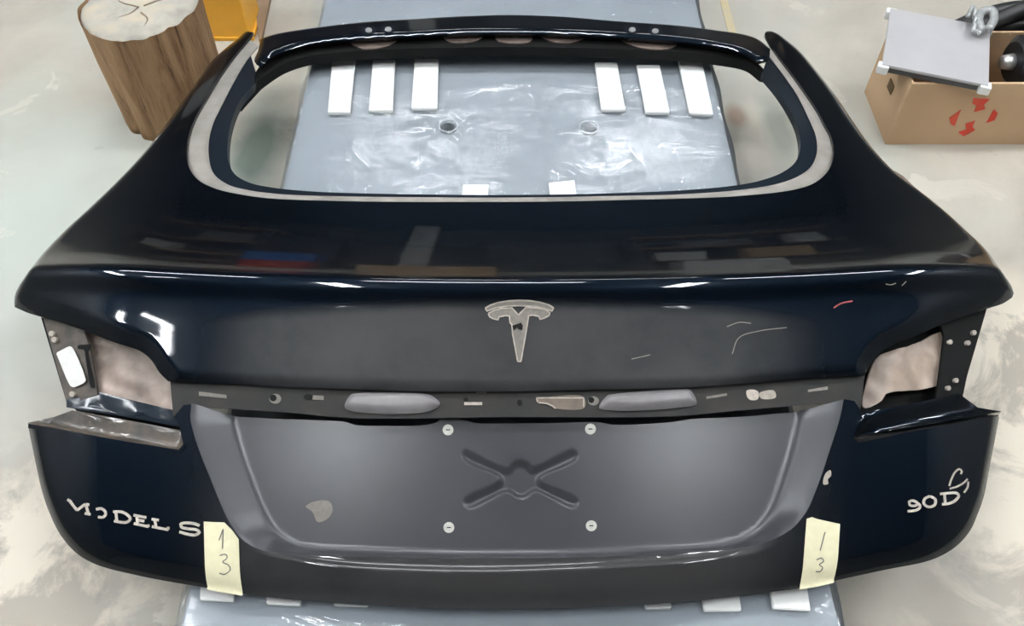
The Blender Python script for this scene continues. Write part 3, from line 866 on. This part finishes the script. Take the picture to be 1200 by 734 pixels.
LT = [(239, 612), (263, 613), (272, 622), (280, 633), (281, 664), (282.5, 696.5), (261, 693), (241.5, 689.5), (240, 650)]
RT = [(945, 609), (951, 607), (957, 609), (984, 615), (982, 650), (979, 681), (959, 686), (939, 689), (942, 650)]
def tape_off(V):
    o = low_off(V)
    isin = inside(V, PLX)
    return np.where(isin, np.maximum(plate_off(V), -0.03) , o) + 0.0012 + 0.0008 * wob(V, 2)
for T, lbl, one, three in ((LT, 'cream masking tape marked 1 and 3, beside the MODEL S lettering', [z5(p) for p in [(985, 322), (1010, 256), (1006, 372)]],
                            [z5(p) for p in [(990, 412), (1025, 404), (1034, 424), (1008, 450), (1042, 468), (1052, 494), (1018, 520), (988, 514)]]),
                           (RT, 'cream masking tape marked 1 and 3, beside the right badge', [zt(p, *z9) for p in [(157, 408), (132, 502)]],
                            [zt(p, *z9) for p in [(114, 550), (138, 540), (150, 556), (128, 574), (146, 586), (136, 604), (112, 606)]])):
    tp = patch('masking_tape', np.concatenate([catmull([a, b], 4)[:-1] for a, b in zip(T, T[1:] + T[:1])]), M['tape'], tail, 0.0, 0.004, 0.0005, offf=tape_off, smooth=True, label=lbl)
    for i, ln in enumerate((one, three)):
        # handwriting lies on the tape
        P = catmull(ln, 1.5) if i else np.concatenate([catmull([a, b], 1.5) for a, b in zip(ln, ln[1:])])
        P = P[np.concatenate([[True], np.linalg.norm(np.diff(P, axis=0), axis=1) > 1e-3])]
        l, r = stroke_poly(P, 1.0)
        VV, FF = [], []
        for a, bq in zip(unproj(l), unproj(r)):
            o2 = tape_off(np.array([a, bq])) + 0.0009
            VV += list(lift(np.array([a, bq]), o2))
        for k in range(len(P) - 1):
            FF.append((2 * k, 2 * k + 1, 2 * k + 3, 2 * k + 2))
        from_arrays('handwritten_digit', VV, FF, M['ink'], tp, False, None, 0.0003, 1.0)

# plate screws (washer + slotted head)
for cx, cy in ((525, 504), (692, 503), (526, 618.5), (693, 616.5)):
    s = patch('plate_screw', disc((cx, cy), 6.4, 6.4, 18), M['screw'], tail, -0.0292, 0.003, 0.0015)
    XD = unproj(disc((cx, cy), 4.4, 4.4, 16), -0.016)
    patch('screw_head', disc((cx, cy), 4.2, 4.2, 14), M['screw'], s, -0.0277, 0.003, 0.002)
    decal('screw_slot', PW([(cx - 2.4, cy - 0.6), (cx + 2.4, cy - 0.6), (cx + 2.4, cy + 0.6), (cx - 2.4, cy + 0.6)]), M['black'], s, -0.0270, 0.003, 0.0003)

# ---------------------------------------------------------------- the wrapped pad under the tailgate
pad = empty('wrapped_pad', (0, 1.2, 0), 'long grey foam pad wrapped in clear crinkled film under the car tailgate', 'pad')
PX0, PX1, PY0, PY1 = -0.415, 0.410, 0.05, 2.5
M['pad'] = plain('blue_grey_foam', (0.41, 0.44, 0.47), rough=0.6, spot=(0.37, 0.40, 0.43), spot_scale=5)
M['foam'] = plain('white_foam', (0.86, 0.86, 0.84), rough=0.7, spot=(0.80, 0.80, 0.78), spot_scale=30)
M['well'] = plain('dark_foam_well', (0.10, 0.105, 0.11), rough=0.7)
holes3 = [on_plane((525, 149), PAD_TOP)[0], on_plane((690, 151), PAD_TOP)[0]]
def rect(x0, y0, x1, y1, r=0.02, n=6):
    out = []
    for cx, cy, a0 in ((x1 - r, y1 - r, 0), (x0 + r, y1 - r, 90), (x0 + r, y0 + r, 180), (x1 - r, y0 + r, 270)):
        for k in range(n + 1):
            a = math.radians(a0 + 90 * k / n)
            out.append((cx + r * math.cos(a), cy + r * math.sin(a)))
    return np.array(out)
HR = 0.0165
circ = [np.array([(h[0] + HR * math.cos(2 * math.pi * k / 24), h[1] + HR * math.sin(2 * math.pi * k / 24)) for k in range(24)]) for h in holes3]
V, F = triangulate(rect(PX0, PY0, PX1, PY1), circ, 0.05)
bm = bmesh.new()
vs = [bm.verts.new((v[0], v[1], PAD_TOP - 0.004)) for v in V]
for f in F:
    bm.faces.new([vs[i] for i in f])
bm.edges.ensure_lookup_table()
be = [e for e in bm.edges if e.is_boundary]
r = bmesh.ops.extrude_edge_only(bm, edges=be)
for v in [g for g in r['geom'] if isinstance(g, bmesh.types.BMVert)]:
    near_hole = any((Vector((v.co.x, v.co.y)) - Vector(h[:2])).length < HR * 1.1 for h in holes3)
    v.co.z = PAD_TOP - 0.05 if near_hole else 0.0
bmesh.ops.recalc_face_normals(bm, faces=bm.faces)
from_bm('foam_pad', bm, M['pad'], pad)
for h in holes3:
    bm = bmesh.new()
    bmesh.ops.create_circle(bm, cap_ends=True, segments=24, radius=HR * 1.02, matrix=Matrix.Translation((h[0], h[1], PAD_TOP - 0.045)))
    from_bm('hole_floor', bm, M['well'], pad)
strip_px = [[(390, 63), (417, 63), (410, 132), (384, 132)], [(437, 70), (463, 70), (460, 130), (432, 130)], [(486, 69), (514, 69), (512, 127), (482, 127)],
            [(697, 73), (723, 73), (733, 129), (705, 129)], [(746, 76), (773, 76), (785, 132), (757, 132)], [(795, 70), (822, 69), (836, 134), (808, 133)],
            [(543, 216), (573, 216), (571, 238), (540, 238)], [(643, 214), (673, 211), (677, 236), (646, 238)],
            [(236, 660), (278, 660), (273.5, 705), (234, 703)], [(314, 670), (354, 670), (352, 710), (312, 708)], [(393, 676), (432, 676), (431, 710.5), (391, 709.5)],
            [(743, 676), (782, 676), (787, 713), (757, 713.5)], [(819, 670), (862, 668), (869, 716), (825, 716.5)], [(896, 650), (940, 648), (950, 716), (906, 713.5)]]
for q in strip_px:
    P = on_plane(np.array(q, float), PAD_TOP + 0.009)
    bm = bmesh.new()
    top = [bm.verts.new((p[0], p[1], PAD_TOP + 0.0095)) for p in P]
    bot = [bm.verts.new((p[0], p[1], PAD_TOP + 0.002)) for p in P]
    bm.faces.new(top); bm.faces.new(bot[::-1])
    for i in range(4):
        bm.faces.new((top[i], bot[i], bot[(i + 1) % 4], top[(i + 1) % 4]))
    bmesh.ops.recalc_face_normals(bm, faces=bm.faces)
    bmesh.ops.bevel(bm, geom=list(bm.edges), offset=0.0012, segments=2, affect='EDGES')
    from_bm('foam_strip', bm, M['foam'], pad)

# the film: thin clear sheet with wrinkles, wrapped over the edges
def film_mat():
    m, N, L, b = new_mat('clear_stretch_film')
    out = N['Material Output']
    N.remove(b)
    tr = N.new('ShaderNodeBsdfTransparent'); tr.inputs[0].default_value = (0.95, 0.97, 0.98, 1)
    gl = N.new('ShaderNodeBsdfGlossy'); gl.inputs['Roughness'].default_value = 0.10
    df = N.new('ShaderNodeBsdfDiffuse'); df.inputs[0].default_value = (0.75, 0.80, 0.84, 1)
    fr = N.new('ShaderNodeFresnel'); fr.inputs[0].default_value = 1.5
    mul = N.new('ShaderNodeMath'); mul.operation = 'MULTIPLY_ADD'; mul.inputs[1].default_value = 1.0; mul.inputs[2].default_value = 0.01
    m0 = N.new('ShaderNodeMixShader'); m0.inputs[0].default_value = 0.07
    m1 = N.new('ShaderNodeMixShader')
    L.new(tr.outputs[0], m0.inputs[1]); L.new(df.outputs[0], m0.inputs[2])
    L.new(m0.outputs[0], m1.inputs[1]); L.new(gl.outputs[0], m1.inputs[2])
    L.new(fr.outputs[0], mul.inputs[0]); L.new(mul.outputs[0], m1.inputs[0])
    n1 = noise(N, L, 5, 4, 0.55, dist=1.5, stretch=(1.0, 1.6, 1))
    bp = N.new('ShaderNodeBump'); bp.inputs['Strength'].default_value = 0.22; bp.inputs['Distance'].default_value = 0.02
    L.new(n1.outputs['Fac'], bp.inputs['Height'])
    for sh in (gl, fr):
        L.new(bp.outputs[0], sh.inputs['Normal'])
    L.new(m1.outputs[0], out.inputs['Surface'])
    return m
M['film'] = film_mat()
xs = np.linspace(PX0 - 0.004, PX1 + 0.004, 12); ys = np.linspace(PY0 - 0.004, PY1 + 0.004, 230)
ny = len(ys)
fcirc = [np.array([(h[0] + 1.0 * HR * math.cos(2 * math.pi * k / 28), h[1] + 1.0 * HR * math.sin(2 * math.pi * k / 28)) for k in range(28)]) for h in holes3[:1]]
Q, FF = triangulate(rect(xs[0], ys[0], xs[-1], ys[-1], 0.02, 5), fcirc, 0.0085)
w = wob(Q * 0.5, 21)
edge = np.minimum(np.minimum(Q[:, 0] - xs[0], xs[-1] - Q[:, 0]), np.minimum(Q[:, 1] - ys[0], ys[-1] - Q[:, 1]))
Z = PAD_TOP + 0.0048 + 0.0010 * np.clip(w, -1.5, 1.5) - 0.004 * np.clip(1 - edge / 0.012, 0, 1) ** 2
fr_ = np.random.default_rng(5)
for k in range(70):
    c0 = np.array([fr_.uniform(PX0, PX1), fr_.uniform(0.75, 2.2)])
    if k < 14:
        h = holes3[k % 2][:2]; a = fr_.uniform(0, 6.28); c0 = h + 0.06 * np.array([math.cos(a), math.sin(a)]); ln = fr_.uniform(0.03, 0.05)
    else:
        a = fr_.choice([0.15, 2.9, 0.5, 2.4, 1.2]) + fr_.normal(0, 0.25); ln = fr_.uniform(0.03, 0.13)
    d_ = np.array([math.cos(a), math.sin(a)])
    r_ = Q - c0
    al = r_ @ d_; ac = r_ @ np.array([-d_[1], d_[0]]) + 0.10 * np.sin(al / ln * 1.5) * 0.05
    Z += fr_.uniform(0.0006, 0.0018) * np.exp(-(al / ln) ** 2) * np.exp(-(ac / fr_.uniform(0.005, 0.010)) ** 2)
from_arrays('plastic_film', np.column_stack([Q, Z]), FF, M['film'], pad, True, 'clear crinkled plastic film')
M['film_rim'] = plain('bunched_film', (0.66, 0.70, 0.74), rough=0.3)
for h in holes3:
    bm = bmesh.new()
    tube_bm(bm, [Vector((h[0] + HR * 1.08 * math.cos(a), h[1] + HR * 1.08 * math.sin(a), PAD_TOP + 0.0035)) for a in np.linspace(0, 2 * math.pi, 30)], 0.0014, 6, caps=False)
    from_bm('film_rim', bm, M['film_rim'], pad, True)
# side curtains of the film
for sx in (xs[0], xs[-1]):
    VV, FF = [], []
    for j, y in enumerate(ys):
        for k, zz in enumerate(np.linspace(PAD_TOP, 0.004, 5)):
            VV.append((sx + math.copysign(0.002 + 0.002 * math.sin(y * 37 + k), sx), y, zz))
    for j in range(ny - 1):
        for k in range(4):
            FF.append((j * 5 + k, j * 5 + k + 1, (j + 1) * 5 + k + 1, (j + 1) * 5 + k))
    from_arrays('film_side', VV, FF, M['film'], pad, True)

# ---------------------------------------------------------------- log standing on the floor
def bark_mat():
    m, N, L, b = new_mat('fibrous_brown_bark')
    setp(b, rough=0.85)
    n = noise(N, L, 24, 8, 0.75, dist=0.4, stretch=(1, 1, 0.10))
    r = ramp(N, [(0.34, (0.10, 0.045, 0.020)), (0.42, (0.33, 0.185, 0.09)), (0.58, (0.46, 0.285, 0.15)), (0.78, (0.54, 0.37, 0.22))])
    L.new(n.outputs['Fac'], r.inputs[0]); L.new(r.outputs[0], b.inputs['Base Color'])
    bump(N, L, b, n.outputs['Fac'], 0.9, 0.02)
    return m
def cut_mat():
    m, N, L, b = new_mat('weathered_end_grain')
    setp(b, rough=0.8)
    n = noise(N, L, 16, 6, 0.6)
    r = ramp(N, [(0.32, (0.30, 0.28, 0.24)), (0.5, (0.40, 0.375, 0.32)), (0.68, (0.50, 0.43, 0.31))])
    L.new(n.outputs['Fac'], r.inputs[0]); L.new(r.outputs[0], b.inputs['Base Color'])
    bump(N, L, b, n.outputs['Fac'], 0.2, 0.004)
    return m
M['bark'] = bark_mat(); M['cut'] = cut_mat()
LX, LY, LH = -0.744, 1.519, 0.260
log = empty('log', (LX, LY, 0), 'upright sawn log with furrowed brown bark and a pale cut top', 'log')
nseg, nz = 96, 14
def log_r(th, zf):
    r = 0.116 + 0.008 * math.sin(2 * th + 0.7) + 0.006 * math.sin(3 * th - 1.0 + 0.4 * zf)
    fur = 0
    for a in (0.3, 1.5, 2.75, 3.45, 3.95, 4.55, 5.25, 5.6):
        dlt = (th - a - 0.10 * math.sin(zf * 3 + a * 5) + math.pi) % (2 * math.pi) - math.pi
        fur += 0.010 * math.exp(-(dlt / 0.07) ** 2) * (0.45 + 0.55 * (1 - zf))
    return (r - fur + 0.0012 * math.sin(th * 17 + zf * 4) - 0.004 * (1 - zf)) * 0.965
bm = bmesh.new()
rings = []
for j in range(nz + 1):
    zf = j / nz
    rings.append([bm.verts.new((LX + log_r(2 * math.pi * k / nseg, zf) * math.cos(2 * math.pi * k / nseg),
                                LY + log_r(2 * math.pi * k / nseg, zf) * math.sin(2 * math.pi * k / nseg), LH * zf + (0.0015 * math.sin(k * 0.7) * (j == nz)))) for k in range(nseg)])
for a, b_ in zip(rings, rings[1:]):
    for k in range(nseg):
        bm.faces.new((a[k], a[(k + 1) % nseg], b_[(k + 1) % nseg], b_[k]))
bm.faces.new(rings[0][::-1])
from_bm('bark', bm, M['bark'], log, smooth=True)
bm = bmesh.new()
c = bm.verts.new((LX, LY, LH + 0.002))
prev = None
for f_, dz in ((0.35, 0.001), (0.7, 0.002), (0.93, 0.0), (0.985, -0.012)):
    ring = [bm.verts.new((LX + f_ * log_r(2 * math.pi * k / nseg, 1) * math.cos(2 * math.pi * k / nseg), LY + f_ * log_r(2 * math.pi * k / nseg, 1) * math.sin(2 * math.pi * k / nseg), LH + dz)) for k in range(nseg)]
    for k in range(nseg):
        if prev is None:
            bm.faces.new((c, ring[k], ring[(k + 1) % nseg]))
        else:
            bm.faces.new((prev[k], ring[k], ring[(k + 1) % nseg], prev[(k + 1) % nseg]))
    prev = ring
from_bm('cut_top', bm, M['cut'], log, smooth=True, label='pale weathered sawn face')
for a0, l0, l1 in ((2.6, 0.0, 0.10), (5.2, 0.02, 0.085), (0.5, 0.01, 0.09), (4.1, 0.0, 0.05)):
    bm = bmesh.new()
    pts = [(LX + (l0 + (l1 - l0) * t) * math.cos(a0 + 0.15 * math.sin(t * 5)), LY + (l0 + (l1 - l0) * t) * math.sin(a0 + 0.15 * math.sin(t * 5)), LH + 0.0012) for t in np.linspace(0, 1, 7)]
    tube_bm(bm, pts, [0.0022 * (1.1 - t) for t in np.linspace(0, 1, 7)], 6)
    from_bm('crack', bm, plain('dark_crack', (0.22, 0.17, 0.12), 0.9), log)

# ---------------------------------------------------------------- yellow steel block and brown card behind the log
M['yellow'] = plain('yellow_enamel', (0.80, 0.40, 0.03), rough=0.45, spot=(0.72, 0.36, 0.03), spot_scale=20)
yb = empty('yellow_steel_post', (-0.720, 1.845, 0), 'yellow painted steel post foot standing behind the log', 'post')
bm = bmesh.new(); box_bm(bm, -0.720, 1.845, 0.12, 0.176, 0.118, 0.24, bevel=0.005)
from_bm('post_body', bm, M['yellow'], yb)
bm = bmesh.new(); box_bm(bm, -0.770, 1.782, 0.11, 0.015, 0.012, 0.03, bevel=0.002)
from_bm('latch', bm, M['bracket'], yb)
bm = bmesh.new(); box_bm(bm, -0.720, 1.845, 0.005, 0.19, 0.125, 0.01, bevel=0.002)
from_bm('foot_plate', bm, M['yellow'], yb)
M['wedge'] = plain('dull_brown', (0.27, 0.18, 0.11), rough=0.8, spot=(0.22, 0.15, 0.09), spot_scale=15)
q = on_plane(np.array([(298, -6), (317, -6), (306, 46), (303, 46)], float), 0.012)  # thin brown tapering slab laid on the floor
bm = bmesh.new()
top = [bm.verts.new(tuple(p)) for p in q]; bot = [bm.verts.new((p[0], p[1], 0.0)) for p in q]
bm.faces.new(top); bm.faces.new(bot[::-1])
for i in range(4): bm.faces.new((top[i], bot[i], bot[(i + 1) % 4], top[(i + 1) % 4]))
bmesh.ops.recalc_face_normals(bm, faces=bm.faces)
tag(from_bm('brown_wedge', bm, M['wedge']), 'brown card strip on the floor right of the yellow post', 'wedge')

M['line'] = plain('worn_yellow_line', (0.58, 0.47, 0.22), rough=0.7, spot=(0.46, 0.43, 0.36), spot_scale=12)
q = on_plane(np.array([(836, -30), (844, -30), (873, 75), (863, 75)], float), 0.0015)
bm = bmesh.new()
top = [bm.verts.new(tuple(p)) for p in q]; bot = [bm.verts.new((p[0], p[1], 0.0)) for p in q]
bm.faces.new(top); bm.faces.new(bot[::-1])
for i in range(4): bm.faces.new((top[i], bot[i], bot[(i + 1) % 4], top[(i + 1) % 4]))
bmesh.ops.recalc_face_normals(bm, faces=bm.faces)
tag(from_bm('floor_line', bm, M['line']), kind='structure')

# ---------------------------------------------------------------- carton with parts, at the right
def carton_mat():
    m, N, L, b = new_mat('brown_corrugated_card')
    setp(b, rough=0.75)
    n = noise(N, L, 4, 4, 0.5)
    r = ramp(N, [(0.3, (0.50, 0.33, 0.19)), (0.7, (0.60, 0.41, 0.25))])
    L.new(n.outputs['Fac'], r.inputs[0]); L.new(r.outputs[0], b.inputs['Base Color'])
    return m
M['carton'] = carton_mat()
M['red'] = plain('red_print', (0.72, 0.055, 0.03), rough=0.7, spot=(0.60, 0.10, 0.05), spot_scale=60)
BX0, BX1, BY0, BY1, BH, BT = 0.805, 1.36, 1.410, 1.590, 0.160, 0.006
carton = empty('cardboard_carton', ((BX0 + BX1) / 2, (BY0 + BY1) / 2, 0), 'open brown cardboard carton with a red printed mark on its front', 'carton')
def wall(name, cx, cy, sx, sy, zc=BH / 2, sz=BH, mat=None):
    bm = bmesh.new(); box_bm(bm, cx, cy, zc, sx, sy, sz, bevel=0.0015)
    return from_bm(name, bm, mat or M['carton'], carton)
front = wall('front_panel', (BX0 + BX1) / 2, BY0 + BT / 2, BX1 - BX0, BT)
wall('back_panel', (BX0 + BX1) / 2, BY1 - BT / 2, BX1 - BX0, BT)
side = wall('side_panel', BX0 + BT / 2, (BY0 + BY1) / 2, BT, BY1 - BY0 - 2 * BT)
wall('side_panel', BX1 - BT / 2, (BY0 + BY1) / 2, BT, BY1 - BY0 - 2 * BT)
wall('bottom_panel', (BX0 + BX1) / 2, (BY0 + BY1) / 2, BX1 - BX0 - 2 * BT, BY1 - BY0 - 2 * BT, 0.004, 0.006)
def on_front(px):
    d = rays(np.atleast_2d(np.asarray(px, float)))
    k = (BY0 - 0.0012) / d[:, 1]
    return np.stack([d[:, 0] * k, d[:, 1] * k, CAM_Z + d[:, 2] * k], 1)
def z7(p): return np.asarray(p, float) / 3.865 + np.array([1000, 0])
# four arrow heads pointing at one another
for q in ([(545, 445), (618, 450), (592, 475), (598, 495), (548, 508), (558, 478), (540, 470)], [(436, 535), (488, 498), (458, 572), (440, 560)],
          [(655, 515), (637, 496), (603, 558), (640, 545)], [(508, 562), (552, 548), (540, 575), (552, 590), (500, 618), (476, 600), (512, 588)]):
    P = on_front(z7(q))
    bm = bmesh.new()
    bm.faces.new([bm.verts.new((p[0], BY0 - 0.0012, p[2])) for p in P])
    bmesh.ops.recalc_face_normals(bm, faces=bm.faces)
    r = bmesh.ops.extrude_face_region(bm, geom=list(bm.faces))
    bmesh.ops.translate(bm, vec=(0, 0.0016, 0), verts=[g for g in r['geom'] if isinstance(g, bmesh.types.BMVert)])
    bmesh.ops.recalc_face_normals(bm, faces=bm.faces)
    bmesh.ops.triangulate(bm, faces=bm.faces)
    from_bm('printed_arrow', bm, M['red'], front)
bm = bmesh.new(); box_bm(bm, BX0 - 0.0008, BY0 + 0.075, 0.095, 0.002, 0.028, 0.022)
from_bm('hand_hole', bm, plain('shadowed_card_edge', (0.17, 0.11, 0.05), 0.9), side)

# white panel lying over the carton's near left corner
M['panel'] = plain('white_panel', (0.47, 0.46, 0.47), rough=0.35, spot=(0.43, 0.42, 0.43), spot_scale=10)
pc = on_plane(np.array([(1043, 9), (1159, 38), (1159, 100), (1034, 75)], float), 0.184)
a, dv = pc[3], pc[2] - pc[3]
ang = math.atan2(dv[1], dv[0]); wlen = math.hypot(dv[0], dv[1]); hlen = float(np.linalg.norm(pc[0] - pc[3]))
ux, uy = Vector((math.cos(ang), math.sin(ang), 0)), Vector((-math.sin(ang), math.cos(ang), 0))
ctr = Vector(a) + ux * wlen / 2 + uy * hlen / 2
pan = empty('flat_white_panel', (ctr.x, ctr.y, BH), 'flat white panel with clipped corners lying across the cardboard carton', 'panel')
bm = bmesh.new(); box_bm(bm, ctr.x, ctr.y, 0.1805, wlen, hlen, 0.007, ang, bevel=0.002)
from_bm('face_sheet', bm, M['panel'], pan)
bm = bmesh.new(); box_bm(bm, ctr.x, ctr.y, 0.1700, wlen - 0.012, hlen - 0.012, 0.0145, ang, bevel=0.001)
from_bm('core', bm, plain('dark_grey_core', (0.10, 0.10, 0.105), 0.6), pan, label='dark grey core')
for sx, sy in ((-1, -1), (1, -1), (-1, 1), (1, 1)):
    p = ctr + ux * (sx * (wlen / 2 - 0.004)) + uy * (sy * (hlen / 2 - 0.004))
    bm = bmesh.new(); box_bm(bm, p.x, p.y, 0.1725, 0.022, 0.020, 0.0185, ang, bevel=0.003)
    from_bm('corner_clip', bm, M['foam'], pan)

# black motors and hoses in the carton
M['rubber'] = plain('black_rubber', (0.010, 0.010, 0.011), rough=0.45, spot=(0.02, 0.02, 0.021))
def motor(x, y, z, r, ln, ang, label, clamp):
    t = empty('electric_motor', (x, y, 0.007), label, 'motor', 'motors in the carton')
    d = Vector((math.cos(ang), math.sin(ang), 0)); c = Vector((x, y, z))
    bm = bmesh.new()
    pts, rad = [], []
    for k in range(23):
        u = k / 22
        pts.append(c + d * (u - 0.5) * ln); rad.append(r * (0.75 if k in (0, 22) else 1.0 if k % 2 else 0.9))
    tube_bm(bm, pts, rad, 20)
    from_bm('motor_body', bm, M['rubber'], t)
    bm = bmesh.new(); tube_bm(bm, [c - d * (ln / 2 + 0.022), c - d * (ln / 2 - 0.004)], [r * 0.26, r * 0.34], 16)
    from_bm('end_cap', bm, M['steel'], t, smooth=True)
    for s in clamp:
        bm = bmesh.new()
        base = c + d * s
        n = Vector((-d.y, d.x, 0))
        tube_bm(bm, [base + (n * math.cos(a) + Vector((0, 0, 1)) * math.sin(a)) * r * 1.06 for a in np.linspace(-0.3, math.pi + 0.3, 16)], 0.007, 8)
        from_bm('clamp', bm, M['steel'], t, smooth=True)
    bm = bmesh.new(); box_bm(bm, x, y, (z - r * 0.8 + 0.007) / 2 + 0.004, ln * 0.6, r * 1.2, z - r * 0.8 - 0.007, ang, bevel=0.003)
    from_bm('foot', bm, M['rubber'], t)
    return t
motor(1.165, 1.500, 0.150, 0.054, 0.25, 0.04, 'black ribbed motor in the carton, right of the white panel, with a bright clamp', (-0.07, 0.03))
hs = empty('hose_bundle', (1.1, 1.74, 0.0), 'coil of black hoses heaped on the floor behind the carton', 'hose')
for k in range(7):
    bm = bmesh.new()
    pts = [Vector((0.97 + 0.55 * u, 1.655 + 0.032 * (k % 4) + 0.018 * math.sin(u * 5 + k), 0.02 + 0.032 * (k // 4) + 0.035 * (k % 4 == 1) + 0.07 * math.sin(u * 3.1) + 0.010 * math.sin(u * 9 + 2 * k))) for u in np.linspace(0, 1, 30)]
    tube_bm(bm, pts, 0.018, 10)
    from_bm('hose', bm, M['rubber'], hs, smooth=True)
M['lever'] = plain('pale_cast_metal', (0.50, 0.51, 0.51), rough=0.35, metal=0.3, spot=(0.35, 0.36, 0.36), spot_scale=60)
# bent bright lever resting on the panel's right corner
lv = empty('bent_steel_lever', (1.02, 1.577, 0.184), 'bent bright steel lever leaning on the right corner of the white panel', 'lever')
P = on_plane(np.array([(1134, 20), (1140, 9), (1143, 22), (1142, 36), (1148, 41)], float), 0.205)
bm = bmesh.new(); tube_bm(bm, [Vector(p) + Vector((0, 0, 0.004 * math.sin(i))) for i, p in enumerate(catmull(P, 0.004))], 0.0045, 8)
from_bm('arm', bm, M['lever'], lv, smooth=True)
P = on_plane(np.array([(1150, 36), (1147, 22), (1152, 13), (1162, 12), (1165, 22), (1159, 34)], float), 0.205)
bm = bmesh.new(); tube_bm(bm, [Vector(p) for p in catmull(P, 0.004)], 0.0085, 10)
from_bm('knob', bm, M['lever'], lv, smooth=True)
